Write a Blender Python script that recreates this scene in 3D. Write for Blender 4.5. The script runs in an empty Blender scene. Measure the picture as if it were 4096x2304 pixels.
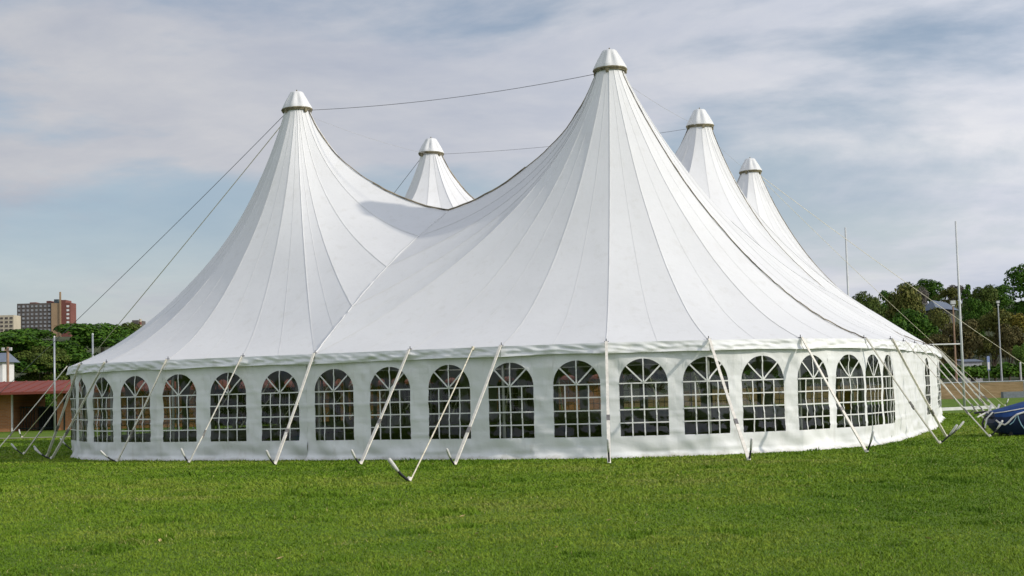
import bpy, math, random
import numpy as np
from mathutils import Vector, Matrix, noise

# ------------------------------------------------------------------ camera
S = bpy.context.scene
COL = S.collection
F, CX, CY = 5800.0, 2048.0, 1152.0          # focal length and centre, in pixels of a 4096 wide frame
PITCH, ROLL, CAMZ = math.atan(401 / F), math.radians(1.55), 1.55

def ray(u, v):
    x, y = (u - CX) / F, -(v - CY) / F
    c, s = math.cos(-ROLL), math.sin(-ROLL)
    x, y = c * x - s * y, s * x + c * y
    cp, sp = math.cos(PITCH), math.sin(PITCH)
    return Vector((x, cp - sp * y, sp + cp * y))

def atz(u, v, z=0.0):                        # survey: picture point at a known height
    d = ray(u, v); t = (z - CAMZ) / d.z
    return Vector((d.x * t, d.y * t, z))

def aty(u, v, Y):                            # survey: picture point at a known distance
    d = ray(u, v); t = Y / d.y
    return Vector((d.x * t, Y, CAMZ + d.z * t))

def ucol(p):                                 # picture column of a world point
    x, y, z = p[0], p[1], p[2] - CAMZ
    cp, sp = math.cos(PITCH), math.sin(PITCH)
    fw, up = y * cp + z * sp, -y * sp + z * cp
    c, s = math.cos(ROLL), math.sin(ROLL)
    return CX + F * (c * x - s * up) / fw

cam = bpy.data.cameras.new('camera'); cam.sensor_width = 36; cam.lens = 36 * F / 4096
cam.clip_end = 6000; cam.clip_start = 0.1
camo = bpy.data.objects.new('camera', cam); COL.objects.link(camo)
fw = ray(CX, CY).normalized(); rt = (ray(CX + F, CY) - ray(CX, CY)).normalized(); upv = rt.cross(fw)
M = Matrix((rt, upv, -fw)).transposed().to_4x4(); M.translation = (0, 0, CAMZ)
camo.matrix_world = M
S.camera = camo

# ------------------------------------------------------------------ light
SUN_AZ = math.radians(-19)                 # direction towards the sun, from +X
SUN_EL = math.radians(26.5)
sd = Vector((math.cos(SUN_AZ) * math.cos(SUN_EL), math.sin(SUN_AZ) * math.cos(SUN_EL), math.sin(SUN_EL)))
sun = bpy.data.lights.new('sun', 'SUN'); sun.energy = 2.6; sun.angle = math.radians(1.2); sun.color = (1, .93, .82)
suno = bpy.data.objects.new('sun', sun); COL.objects.link(suno)
suno.rotation_euler = sd.to_track_quat('Z', 'Y').to_euler()

W = bpy.data.worlds.new('World'); S.world = W; W.use_nodes = True
nt = W.node_tree; nt.nodes.clear()
def N(t, **k):
    n = nt.nodes.new(t)
    for a, b in k.items(): setattr(n, a, b)
    return n
def L(a, b): nt.links.new(a, b)
sky = N('ShaderNodeTexSky', sky_type='NISHITA', sun_disc=False)
sky.sun_elevation = SUN_EL; sky.sun_rotation = math.pi / 2 - SUN_AZ
sky.air_density = 1.0; sky.dust_density = .4; sky.ozone_density = 1.6
tc = N('ShaderNodeTexCoord'); sep = N('ShaderNodeSeparateXYZ'); L(tc.outputs['Generated'], sep.inputs[0])
def MATH(op, a, b=None, clamp=False):
    n = N('ShaderNodeMath', operation=op, use_clamp=clamp)
    for i, q in enumerate((a, b)):
        if q is None: continue
        if isinstance(q, (int, float)): n.inputs[i].default_value = q
        else: L(q, n.inputs[i])
    return n.outputs[0]
zz = MATH('ADD', MATH('MAXIMUM', sep.outputs[2], 0.0), 0.22)
px, py = MATH('DIVIDE', sep.outputs[0], zz), MATH('DIVIDE', sep.outputs[1], zz)
cmb = N('ShaderNodeCombineXYZ'); L(px, cmb.inputs[0]); L(py, cmb.inputs[1])
mp = N('ShaderNodeMapping'); L(cmb.outputs[0], mp.inputs[0])
mp.inputs['Location'].default_value = (41, 8, 0); mp.inputs['Rotation'].default_value = (0, 0, .25); mp.inputs['Scale'].default_value = (.62, .72, 1)
n1 = N('ShaderNodeTexNoise'); L(mp.outputs[0], n1.inputs['Vector'])
n1.inputs['Scale'].default_value = 1.25; n1.inputs['Detail'].default_value = 9; n1.inputs['Roughness'].default_value = .56; n1.inputs['Distortion'].default_value = .35
n2 = N('ShaderNodeTexNoise'); L(mp.outputs[0], n2.inputs['Vector'])
n2.inputs['Scale'].default_value = 2.6; n2.inputs['Detail'].default_value = 9; n2.inputs['Roughness'].default_value = .6; n2.inputs['Distortion'].default_value = .3
rmp = N('ShaderNodeValToRGB'); L(n1.outputs[0], rmp.inputs[0])
rmp.color_ramp.interpolation = 'EASE'
rmp.color_ramp.elements[0].position = .39; rmp.color_ramp.elements[0].color = (.10, .10, .10, 1)
rmp.color_ramp.elements[1].position = .555; rmp.color_ramp.elements[1].color = (.97, .97, .97, 1)
# cloud brightness: thin layer that glows a little towards the sun
cr = N('ShaderNodeValToRGB'); L(n2.outputs[0], cr.inputs[0])
cr.color_ramp.elements[0].position = .3; cr.color_ramp.elements[0].color = (3.9, 4.3, 5.25, 1)
cr.color_ramp.elements[1].position = .72; cr.color_ramp.elements[1].color = (6.4, 6.4, 6.6, 1)
dt = N('ShaderNodeVectorMath', operation='DOT_PRODUCT'); L(tc.outputs['Generated'], dt.inputs[0]); dt.inputs[1].default_value = sd
glow = MATH('ADD', MATH('MULTIPLY', MATH('POWER', MATH('ADD', MATH('MULTIPLY', dt.outputs['Value'], .5), .5), 2.0), 1.6), .82)
sc = N('ShaderNodeVectorMath', operation='SCALE'); L(cr.outputs[0], sc.inputs[0]); L(glow, sc.inputs['Scale'])
cover = MATH('ADD', rmp.outputs[0], MATH('MULTIPLY', MATH('POWER', MATH('SUBTRACT', 1.0, MATH('MINIMUM', MATH('MAXIMUM', sep.outputs[2], 0.0), 1.0)), 9.0), .95), True)   # a cloud layer seen edge-on closes up
mx = N('ShaderNodeMix', data_type='RGBA'); L(cover, mx.inputs['Factor']); L(sky.outputs[0], mx.inputs['A']); L(sc.outputs[0], mx.inputs['B'])
bg = N('ShaderNodeBackground'); bg.inputs[1].default_value = .103; L(mx.outputs['Result'], bg.inputs[0])
out = N('ShaderNodeOutputWorld'); L(bg.outputs[0], out.inputs[0])
S.view_settings.view_transform = 'Standard'; S.view_settings.look = 'None'
S.view_settings.exposure = 0.0; S.view_settings.gamma = 1
S.render.engine = 'CYCLES'
S.cycles.max_bounces = 6; S.cycles.transparent_max_bounces = 16

# ------------------------------------------------------------------ helpers
R = random.Random(5)

def tag(o, label=None, cat=None, group=None, kind=None):
    if label: o['label'] = label
    if cat: o['category'] = cat
    if group: o['group'] = group
    if kind: o['kind'] = kind
    return o

def empty(name, loc):
    o = bpy.data.objects.new(name, None); COL.objects.link(o); o.location = loc; o.empty_display_size = .2
    return o

class MB:
    def __init__(s): s.v = []; s.f = []; s.mi = []
    def add(s, vs, fs):
        b = len(s.v); s.v += [tuple(q) for q in vs]; s.f += [tuple(i + b for i in q) for q in fs]
    def box(s, c, d, rz=0, rot=None):
        m = rot or Matrix.Rotation(rz, 3, 'Z'); c = Vector(c)
        vs = [c + m @ Vector((x * d[0] / 2, y * d[1] / 2, z * d[2] / 2)) for z in (-1, 1) for y in (-1, 1) for x in (-1, 1)]
        s.add(vs, [(0, 2, 3, 1), (4, 5, 7, 6), (0, 1, 5, 4), (2, 6, 7, 3), (1, 3, 7, 5), (0, 4, 6, 2)])
    def bx(s, x0, x1, y0, y1, z0, z1): s.box(((x0 + x1) / 2, (y0 + y1) / 2, (z0 + z1) / 2), (x1 - x0, y1 - y0, z1 - z0))
    def tube(s, pts, r, n=8, caps=True):
        pts = [Vector(q) for q in pts]
        rr = r if isinstance(r, (list, tuple)) else [r] * len(pts)
        vs = []; pa = None
        for i, q in enumerate(pts):
            t = (pts[min(i + 1, len(pts) - 1)] - pts[max(i - 1, 0)]).normalized()
            if pa is None: pa = t.orthogonal().normalized()
            else: pa = (pa - t * pa.dot(t)).normalized()
            b = t.cross(pa)
            vs += [q + (pa * math.cos(k * math.tau / n) + b * math.sin(k * math.tau / n)) * rr[i] for k in range(n)]
        fs = [(i * n + k, i * n + (k + 1) % n, (i + 1) * n + (k + 1) % n, (i + 1) * n + k) for i in range(len(pts) - 1) for k in range(n)]
        if caps: fs += [tuple(range(n))[::-1], tuple((len(pts) - 1) * n + k for k in range(n))]
        s.add(vs, fs)
    def grid(s, rows):                        # rows of equal numbers of points
        n = len(rows[0]); b = [q for r_ in rows for q in r_]
        s.add(b, [(i * n + k, i * n + k + 1, (i + 1) * n + k + 1, (i + 1) * n + k) for i in range(len(rows) - 1) for k in range(n - 1)])
    def ribbon(s, pts, side, w, th=0.006, up=None):   # flat band with a little thickness
        pts = [Vector(q) for q in pts]; vs = []
        for i, q in enumerate(pts):
            t = (pts[min(i + 1, len(pts) - 1)] - pts[max(i - 1, 0)]).normalized()
            sdv = (side - t * side.dot(t)).normalized(); nn = t.cross(sdv).normalized()
            if up is not None and nn.dot(up) < 0: nn = -nn
            vs += [q - sdv * w / 2, q + sdv * w / 2, q + sdv * w / 2 + nn * th, q - sdv * w / 2 + nn * th]
        n = 4
        fs = [(i * n + k, i * n + (k + 1) % n, (i + 1) * n + (k + 1) % n, (i + 1) * n + k) for i in range(len(pts) - 1) for k in range(n)]
        fs += [(3, 2, 1, 0), tuple((len(pts) - 1) * 4 + k for k in range(4))]
        s.add(vs, fs)
    def build(s, name, mat, parent=None, org=None, smooth=False):
        me = bpy.data.meshes.new(name)
        vs = s.v
        if org is not None: vs = [(q[0] - org[0], q[1] - org[1], q[2] - org[2]) for q in vs]
        me.from_pydata(vs, [], s.f)
        for m_ in (mat if isinstance(mat, (list, tuple)) else [mat]): me.materials.append(m_)
        if smooth: me.polygons.foreach_set('use_smooth', [True] * len(me.polygons))
        me.update()
        o = bpy.data.objects.new(name, me); COL.objects.link(o)
        if parent: o.parent = parent
        return o

def copy_tree(o, parent=None):
    c = o.copy(); COL.objects.link(c); c.parent = parent
    for ch in list(o.children): copy_tree(ch, c)
    return c

# ------------------------------------------------------------------ materials
class MT:
    def __init__(s, name, rough=.6, col=(.5, .5, .5), spec=.3, metal=0):
        s.m = bpy.data.materials.new(name); s.m.use_nodes = True
        s.n = s.m.node_tree; s.b = s.n.nodes['Principled BSDF']
        s.b.inputs['Base Color'].default_value = (*col, 1); s.b.inputs['Roughness'].default_value = rough
        s.b.inputs['Specular IOR Level'].default_value = spec; s.b.inputs['Metallic'].default_value = metal
    def node(s, t, **k):
        n = s.n.nodes.new(t)
        for a, b in k.items(): setattr(n, a, b)
        return n
    def link(s, a, b): s.n.links.new(a, b)
    def noise(s, scale, detail=4, rough=.55, coord='Object', sc=None):
        t = s.node('ShaderNodeTexCoord'); n = s.node('ShaderNodeTexNoise')
        n.inputs['Scale'].default_value = scale; n.inputs['Detail'].default_value = detail; n.inputs['Roughness'].default_value = rough
        src = t.outputs[coord]
        if sc:
            m = s.node('ShaderNodeMapping'); m.inputs['Scale'].default_value = sc; s.link(src, m.inputs[0]); src = m.outputs[0]
        s.link(src, n.inputs['Vector']); return n.outputs['Fac']
    def ramp(s, fac, stops):
        r = s.node('ShaderNodeValToRGB'); s.link(fac, r.inputs[0]); e = r.color_ramp.elements
        while len(e) < len(stops): e.new(.5)
        for q, (p, c) in zip(e, stops): q.position = p; q.color = (*c, 1)
        return r.outputs[0]
    def mixc(s, fac, a, b, mode='MIX'):
        n = s.node('ShaderNodeMix', data_type='RGBA', blend_type=mode)
        for key, q in (('Factor', fac), ('A', a), ('B', b)):
            if isinstance(q, tuple): n.inputs[key].default_value = (*q, 1)
            elif isinstance(q, (int, float)): n.inputs[key].default_value = q
            else: s.link(q, n.inputs[key])
        return n.outputs['Result']
    def col(s, c): s.link(c, s.b.inputs['Base Color']); return s
    def bump(s, h, st=.3, d=.02):
        n = s.node('ShaderNodeBump'); n.inputs['Strength'].default_value = st; n.inputs['Distance'].default_value = d
        s.link(h, n.inputs['Height']); s.link(n.outputs[0], s.b.inputs['Normal']); return s

def plain(name, col, rough=.6, var=.15, scale=6, spec=.3, metal=0, bump=0):
    m = MT(name, rough, col, spec, metal)
    n = m.noise(scale, 5)
    m.col(m.ramp(n, [(.3, tuple(c * (1 - var) for c in col)), (.7, tuple(min(1, c * (1 + var)) for c in col))]))
    if bump: m.bump(n, bump)
    return m.m

def fabric(name, col, dirt, bumpst, skirt=False):
    m = MT(name, .5, col, .3)
    big = m.noise(.55, 6, .6); fine = m.noise(5.5, 6, .65, sc=(1, 1, .35)); streak = m.noise(3.4, 5, .6, sc=(1, 1, .10)); spot = m.noise(14, 3, .6)
    c = m.mixc(m.ramp(big, [(.35, (0, 0, 0)), (.75, (1, 1, 1))]), col, tuple(q * .93 for q in col))
    c = m.mixc(m.ramp(fine, [(.58, (0, 0, 0)), (.78, (.6, .6, .6))]), c, dirt)
    c = m.mixc(m.ramp(streak, [(.56, (0, 0, 0)), (.76, (.45, .45, .45))]), c, tuple(q * .95 for q in dirt))
    c = m.mixc(m.ramp(spot, [(.70, (0, 0, 0)), (.80, (.5, .5, .5))]), c, tuple(q * .75 for q in dirt))
    if skirt:                                            # splashed soil along the hem
        t = m.node('ShaderNodeTexCoord'); sx = m.node('ShaderNodeSeparateXYZ'); m.link(t.outputs['Object'], sx.inputs[0])
        ad = m.node('ShaderNodeMath', operation='MULTIPLY_ADD'); m.link(m.noise(2.5, 6, .7), ad.inputs[0]); ad.inputs[1].default_value = .28; m.link(sx.outputs[2], ad.inputs[2])
        c = m.mixc(m.ramp(ad.outputs[0], [(.10, (.75, .75, .75)), (.22, (0, 0, 0))]), c, (.34, .30, .20))
    oi = m.node('ShaderNodeObjectInfo')
    c = m.mixc(1.0, c, m.ramp(oi.outputs['Random'], [(0, (.93, .935, .945)), (1, (1, 1, 1))]), 'MULTIPLY')
    m.col(c)
    w1 = m.noise(1.7, 5, .6, sc=(1, 1, 1.6)); w2 = m.noise(7, 4, .6, sc=(1, 1, .6))
    ad2 = m.node('ShaderNodeMath', operation='MULTIPLY_ADD'); m.link(w2, ad2.inputs[0]); ad2.inputs[1].default_value = .18; m.link(w1, ad2.inputs[2])
    m.bump(ad2.outputs[0], bumpst, .05)
    return m.m

M_ROOF = fabric('roof_fabric', (.79, .785, .77), (.68, .665, .62), .16)
M_WALL = fabric('wall_fabric', (.83, .835, .81), (.60, .58, .52), .34, True)
M_SEAM = plain('seam_tape', (.75, .745, .725), .6, .1, 3)
M_SEAM2 = plain('seam_fine', (.77, .765, .745), .6, .08, 3)
M_BAR = plain('glazing_bar', (.74, .74, .70), .5, .06, 3)
M_LACE = plain('lacing_rope', (.25, .21, .15), .9, .8, 2.5)
M_ROPE = plain('pale_rope', (.68, .62, .48), .85, .25, 9)
M_STRAP = plain('strap_webbing', (.80, .75, .66), .75, .15, 12)
M_RATCH = plain('ratchet_steel', (.28, .26, .24), .45, .3, 30, .5, .6)
M_STAKE = plain('stake_steel', (.025, .025, .028), .55, .4, 20)
M_SCAP = plain('stake_cap', (.62, .61, .58), .6, .2, 25)
M_WIRE = plain('wire', (.16, .16, .17), .6, .2, 3)
M_POLE = plain('grey_pole', (.38, .40, .42), .4, .12, 4, .5, .4)
M_KING = plain('king_pole', (.45, .45, .44), .5, .1, 4)
M_GALV = plain('galvanised', (.42, .43, .44), .45, .15, 5, .5, .5)

def film():
    m = MT('window_vinyl', .05); t = m.n
    t.nodes.remove(m.b)
    o = t.nodes['Material Output']
    tr = m.node('ShaderNodeBsdfTransparent'); tr.inputs[0].default_value = (.68, .71, .65, 1)
    gl = m.node('ShaderNodeBsdfGlossy'); gl.inputs['Roughness'].default_value = .04; gl.inputs[0].default_value = (.9, .9, .9, 1)
    b = m.node('ShaderNodeBump'); b.inputs['Strength'].default_value = .8; b.inputs['Distance'].default_value = .05
    m.link(m.noise(2.2, 3, .5, sc=(1, 1, .55)), b.inputs['Height']); m.link(b.outputs[0], gl.inputs['Normal'])
    lw = m.node('ShaderNodeLayerWeight'); lw.inputs['Blend'].default_value = .5
    p3 = m.node('ShaderNodeMath', operation='POWER'); m.link(lw.outputs['Facing'], p3.inputs[0]); p3.inputs[1].default_value = 4
    fr = m.node('ShaderNodeMath', operation='MULTIPLY_ADD'); m.link(p3.outputs[0], fr.inputs[0]); fr.inputs[1].default_value = .16; fr.inputs[2].default_value = .045
    mx_ = m.node('ShaderNodeMixShader'); m.link(fr.outputs[0], mx_.inputs[0]); m.link(tr.outputs[0], mx_.inputs[1]); m.link(gl.outputs[0], mx_.inputs[2])
    m.link(mx_.outputs[0], o.inputs[0])
    return m.m
M_FILM = film()

def leafmat(name, a, b, c):
    m = MT(name, .6, a, .1)
    g = m.node('ShaderNodeNewGeometry')
    n = m.noise(.35, 4)
    k = m.mixc(m.ramp(n, [(.38, (0, 0, 0)), (.66, (1, 1, 1))]), a, b)
    k = m.mixc(m.ramp(g.outputs['Random Per Island'], [(.55, (0, 0, 0)), (1, (.8, .8, .8))]), k, c)
    m.col(k)
    return m.m
LM = dict(
    dark=leafmat('leaf_dark', (.030, .080, .008), (.058, .130, .011), (.10, .185, .018)),
    mid=leafmat('leaf_mid', (.048, .080, .014), (.088, .122, .020), (.13, .155, .03)),
    olive=leafmat('leaf_olive', (.080, .095, .020), (.130, .135, .028), (.18, .165, .04)),
    yellow=leafmat('leaf_yellow', (.14, .135, .022), (.22, .18, .028), (.29, .21, .035)),
    brown=leafmat('leaf_brown', (.070, .068, .022), (.105, .088, .030), (.14, .108, .038)),
    bright=leafmat('leaf_bright', (.10, .18, .03), (.14, .24, .035), (.18, .28, .05)),
    grey=leafmat('leaf_grey', (.11, .10, .085), (.15, .135, .11), (.19, .17, .14)))
M_BARK = plain('bark', (.10, .075, .055), .9, .35, 5, bump=.5)

# ------------------------------------------------------------------ tent plan
PZ = 9.9                                                # height of the peak rings
P = {k: atz(u, v, PZ) for k, (u, v) in dict(P1=(2440, 281), P2=(1188, 440), P3=(1725, 615), P4=(2800, 504), P5=(3002, 688)).items()}
P['P6'] = P['P3'] + P['P5'] - P['P4']
for p in P.values(): p.z = 0
H = 2.47; RAD = 6.85
order = ['P1', 'P4', 'P5', 'P6', 'P3', 'P2']             # anticlockwise round the plan
outline = []                                            # dense outline, starting in mid front bay
def perp(a, b):
    d = (P[b] - P[a]).normalized(); return Vector((d.y, -d.x, 0))
LEFTSIDE = {('P6', 'P3'), ('P3', 'P2')}
def side_r(a, b): return 6.15 if (a, b) in LEFTSIDE else {('P1', 'P4'): 7.0, ('P4', 'P5'): 6.95, ('P5', 'P6'): 7.0}.get((a, b), RAD)
K = len(order); dense = []; owner = []
for i, k in enumerate(order):
    n0, n1_ = perp(order[i - 1], k), perp(k, order[(i + 1) % K])
    a0 = math.atan2(n0.y, n0.x); a1 = math.atan2(n1_.y, n1_.x)
    da = (a1 - a0) % math.tau
    if da > math.pi: da -= math.tau
    ns = max(2, int(abs(da) / .02))
    for j in range(ns + 1):
        a = a0 + da * j / ns
        rk = side_r(order[i - 1], k) + (side_r(k, order[(i + 1) % K]) - side_r(order[i - 1], k)) * j / ns
        dense.append(P[k] + Vector((math.cos(a), math.sin(a), 0)) * rk)
def eave_mid(a, b): return (P[a] + P[b]) / 2 + perp(a, b) * side_r(a, b)
pairs = [('P2', 'P1'), ('P1', 'P4'), ('P4', 'P5'), ('P5', 'P6'), ('P6', 'P3'), ('P3', 'P2')]
EM = {pr: eave_mid(*pr) for pr in pairs}
# dense closed polyline with the straight runs filled in, starting at the middle of the front bay
start = EM[('P2', 'P1')]
loop = [start] + dense + [start]
fine = []
for a, b in zip(loop, loop[1:]):
    n = max(1, int((b - a).length / .05))
    fine += [a + (b - a) * (j / n) for j in range(n)]
fine.append(start.copy())
acc = [0.0]
for a, b in zip(fine, fine[1:]): acc.append(acc[-1] + (b - a).length)
TOTAL = acc[-1]
def s_of_point(p): return acc[min(range(len(fine)), key=lambda i: (fine[i] - p).length_squared)]
def s_of_u(u, lo, hi):                                  # arc length where the outline crosses a picture column
    best = None
    for i in range(len(fine)):
        if lo <= acc[i] <= hi:
            e = abs(ucol((fine[i].x, fine[i].y, 1.5)) - u)
            if best is None or e < best[0]: best = (e, acc[i])
    return best[1]
SR14, SR45, SB, SL36, SL23 = [s_of_point(EM[p_]) for p_ in pairs[1:]]
us = [(ucol((q.x, q.y, 1.5)), a) for q, a in zip(fine, acc)]
S_LEFT = min(us)[1]                                     # silhouette on the left
sp1 = [s_of_u(u, 0, SR14) for u in (1640, 2006, 2427, 2843, 3211, 3463, 3570)]
def fill(a, b, step=2.25):
    n = max(1, round((b - a) / step)); return [a + (b - a) * j / n for j in range(1, n)]
sp1 += fill(sp1[-1], SR14)
sp4 = fill(SR14, SR45); sp5 = fill(SR45, SB); sp6 = fill(SB, SL36); sp3 = fill(SL36, SL23)
vis2 = [s_of_u(u, S_LEFT, TOTAL) for u in (325, 422, 671, 973)]
sp2 = fill(SL23, vis2[0]) + vis2
def at_s(s):
    s = s % TOTAL
    i = min(max(int(np.searchsorted(acc, s)) - 1, 0), len(fine) - 2)
    t = (s - acc[i]) / max(acc[i + 1] - acc[i], 1e-9)
    return fine[i].lerp(fine[i + 1], t)
cells_s = {'P1': [0.0] + sp1 + [SR14], 'P4': [SR14] + sp4 + [SR45], 'P5': [SR45] + sp5 + [SB],
           'P6': [SB] + sp6 + [SL36], 'P3': [SL36] + sp3 + [SL23], 'P2': [SL23] + sp2 + [TOTAL]}
pole_s = sorted(set(round(s % TOTAL, 4) for c in cells_s.values() for s in c))
pole_xy = [at_s(s) for s in pole_s]
CEN = sum(P.values(), Vector()) / 6
TENT = empty('marquee_tent', CEN)
tag(TENT, 'huge white marquee tent with conical peaks and arched windows on the grass', 'tent')
def tb(mb, name, mat, parent=TENT, smooth=False): return mb.build(name, mat, parent, CEN, smooth)

# ---- roof heights
GT = [(0, 1), (.07, .815), (.144, .675), (.21, .565), (.32, .432), (.436, .322), (.587, .2), (.737, .106), (.87, .042), (1, 0)]
GX = np.array([g[0] for g in GT]); GY = np.array([g[1] for g in GT])
GT2 = [(0, 1), (.05, .90), (.10, .818), (.16, .728), (.27, .575), (.38, .448), (.58, .252), (.83, .072), (1, 0)]
GX2 = np.array([g[0] for g in GT2]); GY2 = np.array([g[1] for g in GT2])
def gprof(u, full=0.0):
    if full > 0: return gcurve(u, GX, GY) * (1 - full) + full * gcurve(u, GX2, GY2)
    return gcurve(u, GX, GY)
def gcurve(u, GX, GY):
    # smooth interpolation of the measured sag curve
    i = int(np.clip(np.searchsorted(GX, u) - 1, 0, len(GX) - 2))
    h = GX[i + 1] - GX[i]; t = (u - GX[i]) / h
    def sl(j):
        j0, j1 = max(j - 1, 0), min(j + 1, len(GX) - 1); return (GY[j1] - GY[j0]) / (GX[j1] - GX[j0])
    m0, m1 = sl(i) * h, sl(i + 1) * h
    return (2*t**3 - 3*t*t + 1) * GY[i] + (t**3 - 2*t*t + t) * m0 + (-2*t**3 + 3*t*t) * GY[i + 1] + (t**3 - t*t) * m1
RIDGE = 6.52
def pt(p, z): return Vector((p.x, p.y, z))
R0 = .36
GH = .2                                                 # the cloth relaxes between eave, rings and ridge cables: membrane on a grid
gx0_, gy0_ = min(q.x for q in fine) - .6, min(q.y for q in fine) - .6
gnx, gny = int((max(q.x for q in fine) + .6 - gx0_) / GH) + 2, int((max(q.y for q in fine) + .6 - gy0_) / GH) + 2
XX, YY = np.meshgrid(gx0_ + GH * np.arange(gnx), gy0_ + GH * np.arange(gny), indexing='ij')
ZF = np.full(XX.shape, H + 1.0); FIX = np.zeros(XX.shape, bool); ins_ = np.zeros(XX.shape, bool)
pe = np.array([(at_s(s_).x, at_s(s_).y) for s_ in pole_s])
for i in range(len(pe)):
    (xa, ya), (xb, yb) = pe[i], pe[(i + 1) % len(pe)]
    ins_ ^= ((ya > YY) != (yb > YY)) & (XX < (xb - xa) * (YY - ya) / (yb - ya + 1e-12) + xa)
ZF[~ins_] = H; FIX[~ins_] = True
CABLES = [('P1', 'P2'), ('P1', 'P4'), ('P4', 'P3'), ('P3', 'P2'), ('P4', 'P5'), ('P3', 'P6'), ('P5', 'P6')]
def ridge_z(r, half): return RIDGE + (PZ - RIDGE) * gprof(min(1, max(0, (r - R0) / (half - R0))))
for a, b in CABLES:
    ln_ = (P[b] - P[a]).length; n = int(ln_ / .05)
    for j in range(n + 1):
        q = P[a].lerp(P[b], j / n); r_ = min(j, n - j) / n * ln_
        i0, j0 = round((q.x - gx0_) / GH), round((q.y - gy0_) / GH)
        ZF[i0, j0] = ridge_z(r_, ln_ / 2); FIX[i0, j0] = True
for p in P.values():
    rr_ = np.hypot(XX - p.x, YY - p.y); m_ = rr_ < .5
    ZF[m_] = PZ - np.clip(rr_[m_] - R0, 0, 1) * 2.4; FIX[m_] = True
par = (np.add.outer(np.arange(gnx), np.arange(gny)) % 2).astype(bool)
sel = [(~FIX & par)[1:-1, 1:-1], (~FIX & ~par)[1:-1, 1:-1]]
for it in range(500):
    for m_ in sel:
        c_ = ZF[1:-1, 1:-1]
        av = .25 * (ZF[2:, 1:-1] + ZF[:-2, 1:-1] + ZF[1:-1, 2:] + ZF[1:-1, :-2])
        c_[m_] += 1.93 * (av - c_)[m_]
def zfield(x, y):
    fx, fy_ = (x - gx0_) / GH, (y - gy0_) / GH; i, j = int(fx), int(fy_); fx -= i; fy_ -= j
    return (ZF[i, j] * (1 - fx) + ZF[i + 1, j] * fx) * (1 - fy_) + (ZF[i, j + 1] * (1 - fx) + ZF[i + 1, j + 1] * fx) * fy_
def bis(E, Mx, n=3):                                    # valley from eave to ridge middle
    ts = [(j + 1) / (n + 1) for j in range(n)]
    return [pt(E.lerp(Mx, t), H + (RIDGE - H) * t + .24 * math.sin(math.pi * t)) for t in ts]
CENTRE = 5.5
def inner(Mx, Q, n=2):
    ts = [(j + 1) / (n + 1) for j in range(n)]
    return [pt(Mx.lerp(Q, t), RIDGE + (CENTRE - RIDGE) * (1 - math.cos(math.pi * t)) / 2) for t in ts]
mid = lambda a, b: (P[a] + P[b]) / 2
Q1 = (P['P1'] + P['P2'] + P['P3'] + P['P4']) / 4; Q2 = (P['P4'] + P['P3'] + P['P5'] + P['P6']) / 4
M12, M14, M45, M56, M63, M32, M43 = (mid(*q) for q in (('P1', 'P2'), ('P1', 'P4'), ('P4', 'P5'), ('P5', 'P6'), ('P6', 'P3'), ('P3', 'P2'), ('P4', 'P3')))
def chain(*segs):
    o = []
    for s_ in segs: o += s_
    return o
rz = lambda m_: [pt(m_, RIDGE)]; qz = lambda q: [pt(q, CENTRE)]
rev = lambda l: l[::-1]
ev = {k: [pt(at_s(s), H) for s in c] for k, c in cells_s.items()}
e12, e14, e45, e56, e63, e32 = EM[pairs[0]], EM[pairs[1]], EM[pairs[2]], EM[pairs[3]], EM[pairs[4]], EM[pairs[5]]
CELL = {
 'P1': chain(ev['P1'], bis(e14, M14), rz(M14), inner(M14, Q1), qz(Q1), rev(inner(M12, Q1)), rz(M12), rev(bis(e12, M12))),
 'P4': chain(ev['P4'], bis(e45, M45), rz(M45), inner(M45, Q2), qz(Q2), rev(inner(M43, Q2)), rz(M43), inner(M43, Q1), qz(Q1), rev(inner(M14, Q1)), rz(M14), rev(bis(e14, M14))),
 'P5': chain(ev['P5'], bis(e56, M56), rz(M56), inner(M56, Q2), qz(Q2), rev(inner(M45, Q2)), rz(M45), rev(bis(e45, M45))),
 'P6': chain(ev['P6'], bis(e63, M63), rz(M63), inner(M63, Q2), qz(Q2), rev(inner(M56, Q2)), rz(M56), rev(bis(e56, M56))),
 'P3': chain(ev['P3'], bis(e32, M32), rz(M32), inner(M32, Q1), qz(Q1), rev(inner(M43, Q1)), rz(M43), inner(M43, Q2), qz(Q2), rev(inner(M63, Q2)), rz(M63), rev(bis(e63, M63))),
 'P2': chain(ev['P2'], bis(e12, M12), rz(M12), inner(M12, Q1), qz(Q1), rev(inner(M32, Q1)), rz(M32), rev(bis(e32, M32)))}
NR = 26
NEIGH = {k: [b if a == k else a for a, b in CABLES if k in (a, b)] for k in P}
FULL = {'P1': 1.0, 'P2': .25, 'P4': .1, 'P5': .45, 'P3': 0, 'P6': 0}       # how full each cone stands
def fullness(pk, d):
    if pk != 'P2': return FULL[pk]
    return .1 + .85 * sm01((d.dot((P['P1'] - P['P2']).normalized()) + .45) / .75)
P_IN = {'P4': (P['P3'] - P['P4']).normalized(), 'P3': (P['P4'] - P['P3']).normalized()}
sm01 = lambda t: (lambda q: q * q * (3 - 2 * q))(min(1, max(0, t)))
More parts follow.
